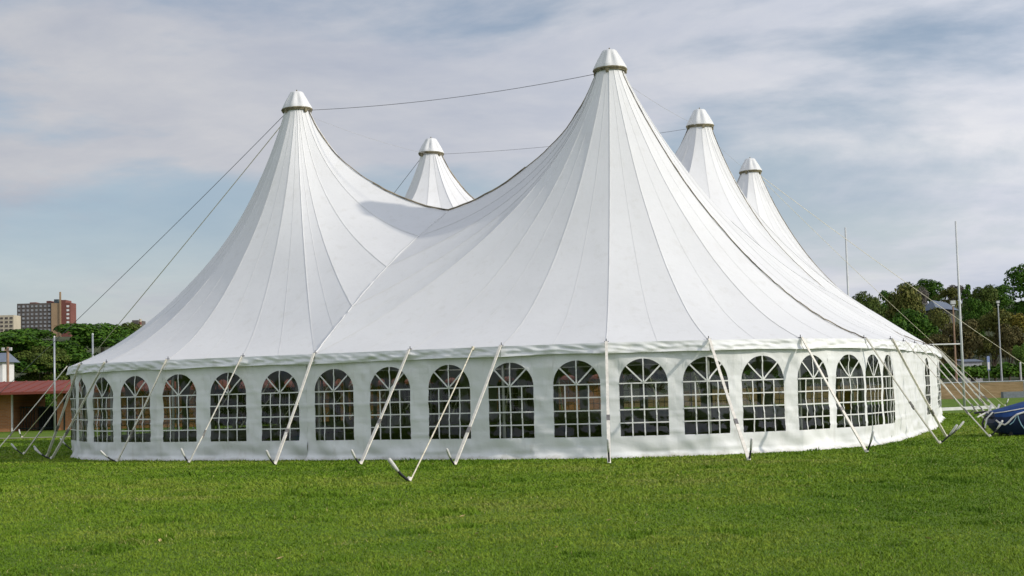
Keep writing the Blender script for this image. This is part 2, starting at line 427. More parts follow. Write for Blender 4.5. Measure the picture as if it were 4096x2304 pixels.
def edge(pk, B):
    d = Vector((B.x - P[pk].x, B.y - P[pk].y, 0)); r = d.length; d /= r
    dev = min(math.acos(max(-1, min(1, d.dot((P[q] - P[pk]).normalized())))) for q in NEIGH[pk])
    side = [(P[q] - P[pk]).normalized() for q in NEIGH[pk]]
    inside_ = all(d.dot(q) > -.02 for q in side) if len(side) == 2 else d.dot(P_IN[pk]) > 0
    wv = 1.0 if (inside_ or dev < .02) else sm01((dev - .42) / 1.05)   # next to a cable the cloth follows the cable
    us_ = [(i / NR) ** 1.35 for i in range(NR + 1)]; zs_ = []
    for u in us_:
        rr_ = R0 + (r - R0) * u; q = P[pk] + d * rr_
        z = B.z + (PZ - B.z) * gprof(u, fullness(pk, d) * sm01((dev - .05) / .5) if not inside_ else 0)
        if wv < 1: z = z * wv + (1 - wv) * (zfield(q.x, q.y) - (zfield(B.x, B.y) - B.z) * u ** 1.4)
        zs_.append(z)
    zs_[0] = PZ; zs_[-1] = B.z
    if dev >= .02:
        for _ in range(3): zs_ = [zs_[0]] + [(zs_[i - 1] + 2 * zs_[i] + zs_[i + 1]) / 4 for i in range(1, NR)] + [zs_[-1]]
    return [pt(P[pk] + d * (R0 + (r - R0) * u), z) for u, z in zip(us_, zs_)]
UP = Vector((0, 0, 1))
for pk, bd in CELL.items():
    edges = [edge(pk, b) for b in bd]
    nb = len(bd)
    for i in range(nb):
        A, B = edges[i], edges[(i + 1) % nb]
        NT = 6; rows = []
        for a, b in zip(A, B):
            w = (a - b).length
            row = []
            for j in range(NT + 1):
                t = j / NT; q = a.lerp(b, t)
                q.z -= w * .007 * math.sin(math.pi * t) * min(1, (PZ - q.z) / 2) * min(1, max(0, (q.z - H) / 1.0) + .0)
                row.append(q)
            rows.append(row)
        mb = MB(); mb.grid(rows); tb(mb, 'roof_panel', M_ROOF, smooth=True)
        # seams: a taped one along the panel's edge, a finer one down its middle
        sv = (B[NR] - A[NR]).normalized()
        mb = MB(); mb.ribbon([q + UP * .006 for q in A], sv, .024, .002, UP); tb(mb, 'seam_tape', M_SEAM if bd[i].z > H + .01 else M_SEAM2)
        if bd[i].z < H + .01 or bd[(i + 1) % nb].z < H + .01:
            mid_ = [rows[k][NT // 2] + UP * .004 for k in range(2, NR + 1)]
            mb = MB(); mb.ribbon(mid_, sv, .013, .0015, UP); tb(mb, 'seam_tape', M_SEAM2)

# lacing ropes along the ridges, cream ropes in the valleys
def lace(pts, name, mat, r, seed, gaps=False, lift=.03):
    rr = random.Random(seed); mb = MB(); i = 0
    dense_ = []
    for a, b in zip(pts, pts[1:]):
        n = max(1, int((b - a).length / .12))
        dense_ += [a.lerp(b, j / n) for j in range(n)]
    dense_.append(pts[-1])
    k = 0
    while k < len(dense_) - 2:
        n = rr.randint(6, 14)
        seg = dense_[k:k + n + 1]
        if len(seg) > 1:
            q0 = rr.uniform(.6, 1.3)
            mb.tube([p_ + UP * (lift + rr.uniform(-.008, .012)) for p_ in seg], r * q0, 5)
        k += n + (rr.randint(0, 1) if gaps else 0)
    return tb(mb, name, mat)
def e_to(pk, B): return edge(pk, B)
for j, (a, b, m_) in enumerate((('P1', 'P2', M12), ('P4', 'P3', M43), ('P5', 'P6', M56))):
    lace(e_to(a, pt(m_, RIDGE)) + e_to(b, pt(m_, RIDGE))[::-1][1:], 'lacing_rope', M_LACE, .022, 10 + j)
for j, (pk, s0) in enumerate((('P1', sp1[5]), ('P4', (SR14 + SR45) / 2), ('P5', SR45 + 4.7))):
    near = min(ev[pk], key=lambda q: (q - at_s(s0)).length)
    lace(e_to(pk, near), 'lacing_rope', M_LACE, .012, 20 + j)
    M_ = near
for pr, m_ in (((e12), M12), ((e14), M14)):
    lace([pt(pr, H)] + bis(pr, m_, 9) + [pt(m_, RIDGE)], 'valley_rope', M_SEAM, .011, 31, True, .012)

# ---- peak caps
def cap(pk, seed):
    rr = random.Random(seed); c = P[pk]; n = 48; rows = []
    prof = [(PZ + .0, .445), (PZ + .05, .44), (PZ + .16, .375), (PZ + .30, .30), (PZ + .42, .235), (PZ + .50, .20), (PZ + .53, .17), (PZ + .545, .09), (PZ + .55, .015)]
    ph = rr.uniform(0, 6)
    for z, r in prof:
        f = (z - PZ) / .55
        row = []
        for k in range(n + 1):
            a = (k % n) * math.tau / n
            fold = (abs(math.sin(4 * a + ph)) ** .7 - .68) * .06 * math.sin(math.pi * min(1, f * 1.0 + .12)) + .012 * math.sin(9 * a + ph * 2) * f * (1 - f) * 4
            q = r * (1 + fold / max(r, .12) if r > .05 else 1)
            row.append(c + Vector((math.cos(a) * q, math.sin(a) * q, z + (.018 * math.sin(a + ph) if f < .2 else 0))))
        rows.append(row)
    mb = MB(); mb.grid(rows); cp_ = tb(mb, 'peak_cap', M_ROOF, smooth=True)
    mb = MB()
    for k_, (zz_, rr_, th) in enumerate(((PZ - .005, .435, .028), (PZ - .05, .415, .022))):
        mb.tube([c + Vector((math.cos(a * math.tau / 32) * rr_, math.sin(a * math.tau / 32) * rr_, zz_ + .018 * math.sin(a * math.tau / 32 + ph))) for a in range(33)], th, 6)
    tb(mb, 'rim_rope', M_RIM, cp_)
    mb = MB(); rows = [[c + Vector((math.cos(k * math.tau / 32) * r_, math.sin(k * math.tau / 32) * r_, z_)) for k in range(33)] for z_, r_ in ((PZ - .08, .37), (PZ + .02, .36))]
    mb.grid(rows)
    for q_ in (0, 1.7, 3.2, 4.6): mb.box(c + Vector((math.cos(ph + q_) * .40, math.sin(ph + q_) * .40, PZ - .07)), (.10, .07, .11), ph + q_)
    tb(mb, 'peak_ring', M_RIM)
    mb = MB(); mb.tube([c + Vector((0, 0, PZ + .5)), c + Vector((0, 0, PZ + .60))], .018, 6); tb(mb, 'finial', M_RIM, cp_)
    mb = MB(); mb.tube([c, c + UP * (PZ + .02)], .085, 12); tb(mb, 'king_pole', M_KING, smooth=True)
M_RIM = plain('rim_rope', (.20, .175, .11), .9, .45, 8)
for i, k in enumerate(P): cap(k, 40 + i)

# ---- eave poles, with a pin standing up through the canvas
for s, q in zip(pole_s, pole_xy):
    ins = (CEN - q).normalized() * .16
    b = q + ins
    mb = MB(); mb.tube([pt(b, 0), pt(b, H - .03)], .035, 8); o = tb(mb, 'eave_pole', M_KING, smooth=True)
    mb = MB(); mb.tube([pt(q + ins * .1, H - .02), pt(q + ins * .1, H + .09)], .009, 6)
    mb.tube([pt(q, H + .03) + Vector((.05, 0, 0)), pt(q, H + .03) - Vector((.05, 0, 0))], .008, 5)
    tb(mb, 'pin', M_STAKE, o)

# ---- wall on the polygon through the eave poles
poly = pole_xy + [pole_xy[0]]
pacc = [0.0]
for a, b in zip(poly, poly[1:]): pacc.append(pacc[-1] + (b - a).length)
PT = pacc[-1]
def wallpt(s):
    s = s % PT
    i = min(max(int(np.searchsorted(pacc, s)) - 1, 0), len(poly) - 2)
    t = (s - pacc[i]) / (pacc[i + 1] - pacc[i])
    d = (poly[i + 1] - poly[i]).normalized()
    n0 = Vector((d.y, -d.x, 0))
    return poly[i].lerp(poly[i + 1], t), n0, t
def nz(x, y, z): return noise.noise(Vector((x, y, z)))
def wall3(s, z, off=0.0):
    p, n, t = wallpt(s)
    k = .018 * nz(s * .9, z * .6, 3.1) + .026 * nz(s * 2.1 + z * 2.0, z * 2.2 - s * .7, 8.8) + .016 * nz(s * 5.0 + z * 3.0, z * 2.0, 2.4)
    k += .045 * nz(s * 1.5 + z * 1.3, z * 3.0, 1.7) * max(0, 1 - z / .55) * 2.0        # slack cloth at the bottom
    k += .042 * nz(s * 1.1 - z * 2.4, z * 4.0, 5.5) * max(0, 1 - z / .5) * 1.6
    k += .022 * math.exp(-(((z % .36) - .18) / .020) ** 2) * (.7 + .9 * nz(s * .8, z, 6))                              # packing creases
    fl = max(0, 1 - z / .16)
    k += fl * fl * (.10 + .05 * nz(s * 1.3, 0, 9))
    zz_ = z + (.012 * nz(s * 1.2, 4.4, 2) - .015 if z < .02 else 0)
    q = p - n * .05 + n * (k + off)
    return Vector((q.x, q.y, zz_))
def ps_of_u(u, lo, hi):
    b = None; s = lo
    while s < hi:
        p, _, _ = wallpt(s); e = abs(ucol((p.x, p.y, 1.3)) - u)
        if b is None or e < b[0]: b = (e, s)
        s += .02
    return b[1]
su = [(ucol((wallpt(s_)[0].x, wallpt(s_)[0].y, 1.3)), s_) for s_ in np.arange(0, PT, .05)]
PS_L = min(su)[1]; PS_R = max(q for q in su if q[1] < PT * .5)[1]
WIN = [ps_of_u(u * 1.5901, 0, PS_R) for u in (838, 978, 1127, 1283, 1449, 1621, 1781, 1924, 2051, 2143, 2203, 2244)]
e_ = PT - .01
WINL = [ps_of_u(u * 1.5901, PS_L, PT) for u in (200, 253, 337, 447, 571, 701)]
right_more = [ps_of_u(2338 * 1.5901, WIN[-1] + 2, PS_R), ps_of_u(2362 * 1.5901, WIN[-1] + 2, PS_R)]
WIN = sorted(WIN) + [q for q in right_more]
back0, back1 = max(WIN) + 1.45, min(WINL) - 1.45
nb_ = int((back1 - back0) / 1.45)
BACK = [back0 + (back1 - back0) * j / nb_ for j in range(nb_ + 1)]
HAS = sorted([(s_, True) for s_ in WIN + WINL + BACK])
# plain panels wherever two windows stand far apart
ALL = []
for (a, w), (b, w2) in zip(HAS, HAS[1:] + [(HAS[0][0] + PT, True)]):
    ALL.append((a % PT, True))
    if b - a > 2.2:
        n = max(1, round((b - a) / 1.5) - 1)
        for j in range(n): ALL.append((a + (b - a) * (j + 1) / (n + 1), False))
WB, WS, HW = .46, 1.59, .525
def arch(x): return WS + math.sqrt(max(0, HW * HW - x * x))
def lin(a, b, n): return [a + (b - a) * j / n for j in range(n + 1)]
TOPZ = H - .02
for i, (sc_, win) in enumerate(ALL):
    sp_, sn_ = ALL[i - 1][0], ALL[(i + 1) % len(ALL)][0]
    d0 = (sc_ - sp_) % PT; d1 = (sn_ - sc_) % PT
    x0, x1 = -d0 / 2, d1 / 2
    mb = MB(); hw = min(HW, min(d0, d1) / 2 - .06)
    zs = lin(0, .16, 5) + lin(.16, WB, 7)[1:]
    zfull = zs + lin(WB, TOPZ, 44)[1:]
    G = lambda xs, z_: [[wall3(sc_ + x, z) for z in z_] for x in xs]
    if not win:
        mb.grid(G(lin(x0, x1, max(4, int((x1 - x0) / .05))), zfull))
    else:
        f = hw / HW
        nl = max(2, int((-hw - x0) / .05)); nr_ = max(2, int((x1 - hw) / .05))
        mb.grid(G(lin(x0, -hw, nl), zfull)); mb.grid(G(lin(hw, x1, nr_), zfull))
        xs = [hw * math.sin(a) for a in lin(-math.pi / 2, math.pi / 2, 24)]
        mb.grid(G(xs, zs))
        rows = []
        for x in xs:
            za = arch(x / f); rows.append([wall3(sc_ + x, z) for z in lin(za, TOPZ, 8)])
        mb.grid(rows)
    wp = tb(mb, 'wall_panel', M_WALL, smooth=True)
    if win:
        mb = MB()
        mb.grid([[wall3(sc_ + x, z, -.006) for z in lin(WB - .01, arch(x / f) + .005, 20)] for x in xs])
        tb(mb, 'window_film', M_FILM, wp, True)
        def bar(a, b, w=.027):
            (xa, za), (xb, zb) = a, b
            n = max(4, int(math.hypot(xb - xa, zb - za) / .06))
            pts = [wall3(sc_ + xa * f + (xb - xa) * f * j / n, za + (zb - za) * j / n, .004) for j in range(n + 1)]
            nn = wallpt(sc_)[1]; t = (pts[-1] - pts[0]).normalized()
            m2 = MB(); m2.ribbon(pts, t.cross(nn), w, .006, nn); tb(m2, 'glazing_bar', M_BAR, wp)
        for j in range(4): bar((-HW, WB + (WS - WB) * (j + 1) / 4), (HW, WB + (WS - WB) * (j + 1) / 4))
        for x in (-HW / 2, HW / 2): bar((x, WB), (x, WS))
        bar((0, WB), (0, WS + HW))
        for sg in (-1, 1): bar((0, WS), (sg * HW * .70, WS + HW * .70), .032)

# ---- valance: one strip per bay between eave poles
for i in range(len(pole_xy)):
    a, b = poly[i], poly[i + 1]; d = (b - a); ln = d.length; d.normalize(); nn = Vector((d.y, -d.x, 0))
    rows = []
    nx = max(10, int(ln / .04))
    for j in range(nx + 1):
        t = j / nx; s_ = pacc[i] + ln * t; row = []
        for k in range(11):
            v = k / 10
            off = .012 + .035 * v
            off += .040 * v * nz(s_ * 1.6 + v * 1.2, v * 1.5, 2.2) * 1.8 + .022 * math.sin(math.pi * v) * nz(s_ * 4.0 - v * 1.7, v * 3, 7.1) * 2
            off += .05 * math.exp(-(min(t, 1 - t) * ln / .25) ** 2) * v * .3
            z = H + .005 - v * (.235 + .022 * nz(s_ * .55, 1, 4) - .02 * math.sin(math.pi * t))
            q = a + d * (ln * t) + nn * off
            row.append(pt(q, z))
        rows.append(row)
    mb = MB(); mb.grid(rows); tb(mb, 'valance', M_WALL, smooth=True)

# ------------------------------------------------------------------ ground
def ground_mat():
    m = MT('grass_ground', .9, (.06, .11, .02), .15)
    a = m.noise(.35, 6, .6); b = m.noise(3.2, 6, .65); c = m.noise(28, 4, .7)
    k = m.mixc(m.ramp(a, [(.35, (0, 0, 0)), (.7, (1, 1, 1))]), (.100, .190, .014), (.160, .240, .024))
    k = m.mixc(m.ramp(b, [(.45, (0, 0, 0)), (.75, (.7, .7, .7))]), k, (.18, .22, .045))
    k = m.mixc(m.ramp(c, [(.35, (.6, .6, .6)), (.6, (0, 0, 0))]), k, (.055, .10, .012))
    m.col(k); m.bump(c, .8, .04)
    return m.m
M_GROUND = ground_mat()
mb = MB(); ringr = [0, 15, 30, 60, 120, 300, 900, 2500, 5000]; rows = []
for r_ in ringr: rows.append([Vector((math.cos(k * math.tau / 64) * max(r_, .01), 30 + math.sin(k * math.tau / 64) * max(r_, .01), 0)) for k in range(65)])
mb.grid(rows); g = mb.build('ground', M_GROUND); tag(g, 'mown green grass field under the marquee', 'ground', kind='structure')
g.data.flip_normals()

# grass blades where the camera can resolve them
def grass_mat():
    m = MT('grass_blades', .7, (.08, .14, .02), .08)
    at = m.node('ShaderNodeAttribute', attribute_name='tint')
    k = m.ramp(at.outputs['Fac'], [(0, (.076, .152, .010)), (.40, (.150, .248, .019)), (.72, (.225, .292, .035)), (.86, (.26, .28, .07)), (1, (.52, .42, .20))])
    m.col(k)
    return m.m
rng = np.random.default_rng(3)
NB = 780000
dd = 9.5 * (64 / 9.5) ** rng.random(NB); aa = np.radians(rng.uniform(-33, 33, NB))
gx, gy = dd * np.sin(aa), dd * np.cos(aa)
pp = np.array([(q.x, q.y) for q in pole_xy]); inside = np.zeros(NB, bool)
for i in range(len(pp)):
    (xa, ya), (xb, yb) = pp[i], pp[(i + 1) % len(pp)]
    c = ((ya > gy) != (yb > gy)) & (gx < (xb - xa) * (gy - ya) / (yb - ya + 1e-12) + xa)
    inside ^= c
keep = ~inside; gx, gy, dd = gx[keep], gy[keep], dd[keep]; NB = len(gx)
def vnoise(x, y, sc, seed):                              # smooth value noise
    r_ = np.random.default_rng(seed).random((256, 256)); x, y = x * sc + 300, y * sc + 300
    xi, yi = np.floor(x).astype(int), np.floor(y).astype(int); fx, fy = x - xi, y - yi
    fx, fy = fx * fx * (3 - 2 * fx), fy * fy * (3 - 2 * fy)
    q = lambda a_, b_: r_[a_ % 256, b_ % 256]
    return (q(xi, yi) * (1 - fx) + q(xi + 1, yi) * fx) * (1 - fy) + (q(xi, yi + 1) * (1 - fx) + q(xi + 1, yi + 1) * fx) * fy
big = .5 * vnoise(gx, gy, .35, 1) + .3 * vnoise(gx, gy, .9, 2) + .2 * vnoise(gx, gy, 2.3, 7)
small = vnoise(gx, gy, 3.0, 4); tuft = vnoise(gx, gy, 1.7, 5); straw = vnoise(gx, gy, 1.2, 6) * vnoise(gx, gy, 4.0, 8)
hgt = (.009 + .014 * rng.random(NB)) * (.65 + .8 * small) * (1 + 1.0 * (tuft > .86)) * np.where(rng.random(NB) < .012, 2.0, 1)
hgt *= np.clip(dd / 16, 1, 1.5)
wid = (.0028 + .0024 * rng.random(NB)) * dd / 11
th = rng.uniform(0, math.tau, NB); le = rng.uniform(.3, 1.9, NB); la = rng.uniform(0, math.tau, NB)
bx_, by_ = np.cos(th) * wid, np.sin(th) * wid
lx, ly = np.cos(la) * le * hgt, np.sin(la) * le * hgt
V = np.zeros((NB, 5, 3), np.float32)
V[:, 0] = np.c_[gx - bx_, gy - by_, np.full(NB, -.004)]; V[:, 1] = np.c_[gx + bx_, gy + by_, np.full(NB, -.004)]
V[:, 2] = np.c_[gx + bx_ * .7 + lx * .35, gy + by_ * .7 + ly * .35, hgt * .6]; V[:, 3] = np.c_[gx - bx_ * .7 + lx * .35, gy - by_ * .7 + ly * .35, hgt * .6]
V[:, 4] = np.c_[gx + lx, gy + ly, hgt]
tint = .12 + .62 * (big - .2) / .6 + rng.normal(0, .07, NB) + .16 * (small - .5) - .28 * (tuft > .86)
tint = np.where((straw > .60) & (rng.random(NB) < .45), rng.uniform(.8, 1, NB), tint)
tint = np.where(rng.random(NB) < .014, rng.uniform(.82, .97, NB), np.clip(tint, 0, .84)); 
me = bpy.data.meshes.new('grass'); me.vertices.add(NB * 5); me.vertices.foreach_set('co', V.ravel())
idx = np.arange(NB)[:, None] * 5
lp = np.concatenate([idx + np.array([[0, 1, 2, 3]]), idx + np.array([[3, 2, 4]])], 1).ravel()
me.loops.add(NB * 7); me.loops.foreach_set('vertex_index', lp.astype(np.int32))
me.polygons.add(NB * 2)
ls = np.stack([np.arange(NB) * 7, np.arange(NB) * 7 + 4], 1).ravel()
me.polygons.foreach_set('loop_start', ls.astype(np.int32))
me.update(calc_edges=True)
at_ = me.attributes.new('tint', 'FLOAT', 'POINT'); at_.data.foreach_set('value', np.repeat(tint, 5).astype(np.float32))
me.materials.append(grass_mat())
go = bpy.data.objects.new('grass', me); COL.objects.link(go); tag(go, 'short tufty green lawn with dry straw coloured patches', 'grass', kind='stuff')

# a few fallen leaves on the lawn
M_DRY = plain('dry_leaf', (.50, .38, .16), .8, .25, 20)
for i, (u, v) in enumerate(((1716, 2205), (2602, 2272), (2224, 2186), (1850, 2062), (2435, 2078), (1906, 2132), (3390, 1858), (3712, 2150), (1120, 2230), (640, 2160))):
    p = atz(u, v, .03); mb = MB(); a = R.uniform(0, 6); l_ = R.uniform(.035, .05)
    dx = Vector((math.cos(a), math.sin(a), .25)) * l_; dy = Vector((-math.sin(a), math.cos(a), .3)) * l_ * .4
    mb.add([-dx, -dx * .2 - dy, dx * .5 - dy * .7, dx, dx * .5 + dy * .7, -dx * .2 + dy, Vector((0, 0, -.012))], [(0, 1, 6), (1, 2, 6), (2, 3, 6), (3, 4, 6), (4, 5, 6), (5, 0, 6)])
    o = mb.build('fallen_leaf', M_DRY); o.location = p
    tag(o, 'small dry yellow leaf lying on the lawn', 'leaf', 'fallen leaves on the lawn')

# ------------------------------------------------------------------ guy straps and stakes
def strap(A, B, mat_, w=.05, ratchet=.68, label='', group=''):
    root = empty('guy_strap', B)
    tag(root, label, 'strap', group)
    hz_ = Vector((B.x - A.x, B.y - A.y, 0)).normalized(); sdv = Vector((-hz_.y, hz_.x, 0))
    sag = lambda t: A.lerp(B, t) - UP * .03 * math.sin(math.pi * t)
    tl = lambda a, b, n: [sag(a + (b - a) * j / n) for j in range(n + 1)]
    up_ = hz_ * .5 + UP
    mb = MB(); mb.ribbon(tl(0, ratchet, 6), sdv, w, .022, up_); mb.build('upper_strap', mat_, root, B)
    mb = MB(); mb.ribbon(tl(ratchet, 1, 4), sdv, w * 1.2, .026, up_); mb.build('lower_strap', mat_, root, B)
    d = (B - A).normalized(); c = sag(ratchet) + UP * .015
    mb = MB()
    rot = Matrix((sdv, d, sdv.cross(d))).transposed()
    mb.box(c, (.075, .15, .035), rot=rot); mb.box(c + d * .09 + sdv.cross(d) * .02, (.05, .09, .025), rot=rot)
    mb.build('ratchet', M_RATCH, root, B)
    return root
def stake(B, o, a, h, label, group, big=1.0):
    root = empty('tent_stake', B)
    tag(root, label, 'stake', group)
    tip = B + o * a + UP * h; bend = UP * .035
    q = lambda t: B.lerp(tip, t) - bend * math.sin(math.pi * t) * 1.3
    mb = MB(); mb.tube([B - o * a * .25 - UP * h * .3, B] + [q(t) for t in (.2, .4, .62)], .019 * big, 8); mb.build('shaft', M_STAKE, root, B, True)
    mb = MB(); mb.tube([q(t) for t in (.58, .74, .88, .98, 1.0)], [.022 * big, .027 * big, .028 * big, .026 * big, .013 * big], 8); mb.build('painted_head', M_SCAP, root, B, True)
    mb = MB(); mb.tube([B + UP * .015 + o * .03, B + UP * .07 + o * .0], [.034 * big, .03 * big], 8); mb.build('strap_loop', M_STRAP, root, B)
SPX = {0.0: (1100, 1859, .33, .34), sp1[0]: (1443, 1859, .33, .34), sp1[1]: (1820, 1861, .35, .36), sp1[2]: (2437, 1856, .25, .50), sp1[3]: (3004, 1845, .22, .45),
       sp1[4]: (3466, 1811, .22, .46), sp1[5]: (3757, 1776, .42, .44), sp1[6]: (3882, 1742, .50, .40),
       vis2[3]: (786, 1851, .22, .36), vis2[2]: (472, 1848, .42, .30), vis2[1]: (170, 1836, .46, .30), vis2[0]: (15, 1818, .40, .32)}
for s_, q in zip(pole_s, pole_xy):
    i = pole_s.index(s_)
    tg = (poly[i + 1] - pole_xy[i - 1]).normalized(); on = Vector((tg.y, -tg.x, 0))
    key = min(SPX, key=lambda k: abs((k % TOTAL) - s_))
    A = pt(q, H + .02) + on * .03
    if abs((key % TOTAL) - s_) < .01:
        u, v, a, h = SPX[key]
        B = atz(u, v, 0); dv = B - pt(q, 0)
        if dv.length > 2.6: dv = dv.normalized() * 2.6
        if dv.length < 1.3: dv = dv.normalized() * 1.3
        B = pt(q, 0) + dv; o = (dv.normalized() + on).normalized()
        front = True
    else:
        B = pt(q, 0) + on * R.uniform(1.9, 2.3); o = on; a, h = R.uniform(.3, .48), R.uniform(.3, .42); front = False
    lit = s_ > sp1[1] and s_ < SB; back = SB <= s_ < vis2[0]
    where = 'along the sunlit right side' if lit else ('round the far left end' if back else 'across the shaded front wall')
    ORD = ['first', 'second', 'third', 'fourth', 'fifth', 'sixth', 'seventh', 'eighth']
    sc0 = sp1[2]
    if front:
        if abs(s_ - sc0) < .01: w1 = 'at the corner pole between shaded and sunlit walls'
        elif sc0 < s_ < SR14: w1 = 'on the sunlit wall, %s from the corner pole' % ORD[sum(1 for q_ in sp1 if sc0 < q_ < s_ - .01)]
        else: w1 = 'on the shaded wall, %s from the corner pole' % ORD[min(7, sum(1 for q_ in pole_s if (q_ < sc0 - .01 if s_ < sc0 else True) and ((s_ < q_ < sc0 - .01) if s_ < sc0 else (q_ < sc0 - .01 or q_ > s_ + .01))))]
    else: w1 = where
    strap(A, B, M_STRAP, .058, R.uniform(.62, .74), 'cream webbing guy strap ' + w1, 'guy straps ' + where)
    stake(B, o, a, h, 'black tent stake with white painted head ' + w1, 'tent stakes ' + where)
    # short strap tail tied round the pin
# storm rope from the eave to the big stake on the lawn
A = pt(at_s(s_of_u(1899, 0, SR14)), H + .0); B = atz(1640, 1926, 0)
root = empty('storm_rope', B); tag(root, 'thin cream rope from the eave to the big stake alone on the lawn', 'rope')
mb = MB(); mb.tube([A.lerp(B, j / 8) - UP * .04 * math.sin(math.pi * j / 8) for j in range(9)], .013, 6); mb.build('rope', M_ROPE, root, B)
mb = MB(); mb.tube([A + Vector((.0, -.02, .03)), A - Vector((0, .02, .05))], .035, 6); mb.build('knot', M_ROPE, root, B)
stake(B, Vector((-.62, -.78, 0)).normalized(), .52, .42, 'big stake with frayed white head standing alone out on the lawn', None, 1.35)

# ------------------------------------------------------------------ wires and storm lines from the peaks
def wire(A, B, label, mat_=M_WIRE, r=.008, sag=.3, name='wire', anchor=None):
    mb = MB(); n = 16
    mb.tube([A.lerp(B, j / n) - UP * sag * 4 * (j / n) * (1 - j / n) for j in range(n + 1)], r, 5)
    o = mb.build(name, mat_, None, (A + B) / 2); o.location = (A + B) / 2
    return tag(o, label, 'wire' if mat_ is M_WIRE else 'rope')
pk = lambda k, d: pt(P[k], PZ - .05) + d.normalized() * .40
M_FAINT = plain('pale_wire', (.42, .42, .42), .6, .1, 3)
def peakwire(a, b, label, sag, r=.008, m_=M_WIRE):
    o = wire(pk(a, P[b] - P[a]), pk(b, P[a] - P[b]), label, m_, r, sag); o['category'] = 'wire'
peakwire('P2', 'P1', 'dark wire strung between the two front peaks of the marquee', .16)
peakwire('P2', 'P3', 'thin wire running back from the left front peak to the peak behind it', .10, .005, M_FAINT)
peakwire('P3', 'P4', 'dark wire between the two middle peaks, passing behind the tallest cone', .12, .006)
peakwire('P1', 'P4', 'faint wire from the tallest front peak back to the right middle peak', .08, .005, M_FAINT)
peakwire('P4', 'P5', 'faint wire between the two rearmost right hand peaks', .08, .005, M_FAINT)
def stormline(k, u, v, label, mat_, r, sag):
    B = atz(u, v, 0); A = pk(k, B - P[k])
    wire(A, B, label, mat_, r, sag, 'storm_line')
    o = Vector((B.x - A.x, B.y - A.y, 0)).normalized()
    stake(B, o, .4, .36, 'stake holding the ' + label.replace(',', ''), None)
stormline('P2', -248, 1800, 'long dark storm line from the left front peak, crossing the tree', M_WIRE, .009, .15)
stormline('P2', 88, 1752, 'long cream storm line from the left front peak, passing behind the roof', M_ROPE, .014, .1)
stormline('P3', 800, 1745, 'dark storm line from the left middle peak, mostly behind the roof', M_WIRE, .009, .1)
stormline('P5', 4020, 1625, 'cream storm line from the rearmost peak, ending behind the straps', M_ROPE, .009, .2)
stormline('P5', 4348, 1622, 'cream storm line from the rearmost peak, crossing the goal post', M_ROPE, .011, .2)

# ------------------------------------------------------------------ inside the tent
M_YEL = plain('yellow_board', (.75, .42, .03), .6)
p = aty(3392, 1620, 37.5); o = empty('yellow_board', (p.x, p.y, 0)); tag(o, 'yellow notice board standing inside the marquee behind a window', 'board')
mb = MB(); mb.box((0, 0, 1.0), (.24, .03, .46), .3); mb.build('panel', M_YEL, o)
for sx in (-1, 1): mb = MB(); mb.tube([(sx * .1, .02, 0), (sx * .1, .02, .85)], .012, 6); mb.build('leg', M_STAKE, o)

# ------------------------------------------------------------------ covered craft on the right
M_BLUE = plain('blue_cover', (.010, .042, .155), .7, .3, 5, .25, bump=.5)
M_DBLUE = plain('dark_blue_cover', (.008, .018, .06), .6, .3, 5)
M_PIPE = plain('white_piping', (.62, .60, .58), .6, .1, 10)
M_LBLUE = plain('pale_blue_strap', (.25, .42, .50), .6, .1, 10)
base = atz(3985, 1745, 0)
CR = empty('covered_craft', base); tag(CR, 'low craft under a blue fabric cover with white piping, beside the guy straps', 'craft')
CR.rotation_euler.z = .12
# stations along the length: x, half width, keel z, chine z, shoulder z, crown z
ST = [(-.14, .28, .34, .42, .58, .63), (-.10, .34, .24, .40, .59, .65), (.05, .45, .10, .36, .61, .69), (.3, .53, .04, .42, .65, .75), (.8, .58, .03, .50, .73, .87), (1.3, .60, .03, .52, .78, .96), (1.9, .58, .04, .52, .78, .98), (2.5, .50, .08, .48, .70, .88), (2.8, .36, .16, .44, .62, .74)]
def section(st):
    x, w, k, c, s_, t = st
    return [Vector((x, y, z)) for y, z in ((-w * .55, k), (-w * .92, (k + c) / 2), (-w, c), (-w * .98, (c + s_) / 2), (-w * .86, s_), (-w * .5, (s_ + t * 2) / 3), (0, t), (w * .5, (s_ + t * 2) / 3), (w * .86, s_), (w, c), (w * .92, (k + c) / 2), (w * .55, k))]
secs = [section(s_) for s_ in ST]
mb = MB(); mb.grid([s_[3:10] for s_ in secs]); mb.build('cover', M_BLUE, CR, smooth=True)
mb = MB(); mb.grid([s_[0:4] for s_ in secs]); mb.grid([s_[9:12] + [s_[0]] for s_ in secs]); mb.add(secs[0], [tuple(range(12))]); mb.add(secs[-1], [tuple(range(12))[::-1]])
mb.build('skirt', M_DBLUE, CR, smooth=True)
wy = lambda x: float(np.interp(x, [q[0] for q in ST], [q[1] for q in ST]))
line = lambda pts_: [Vector((x, -wy(x) - .012, z)) for x, z in pts_]
mb = MB(); mb.tube(line([(-.13, .42), (-.05, .33), (.03, .30), (.10, .35), (.20, .46), (.31, .55), (.5, .605), (.83, .65), (1.5, .68), (2.3, .64)]), .024, 6); mb.build('piping', M_PIPE, CR)
mb = MB(); mb.tube([s_[4] + Vector((0, -.008, .012)) for s_ in secs], .012, 6); mb.build('piping', M_PIPE, CR)
mb = MB(); mb.tube(line([(.33, .55), (.36, .42), (.42, .28), (.50, .17), (.58, .08)]), .013, 6); mb.build('strap', M_LBLUE, CR)
mb = MB(); mb.tube(line([(.30, .50), (.22, .36), (.14, .30)]), .011, 6); mb.build('strap', M_LBLUE, CR)
mb = MB(); mb.tube(line([(.52, .17), (.56, .08), (.62, .05), (2.2, .06)]), .020, 6); mb.build('piping', M_PIPE, CR)
mb = MB()
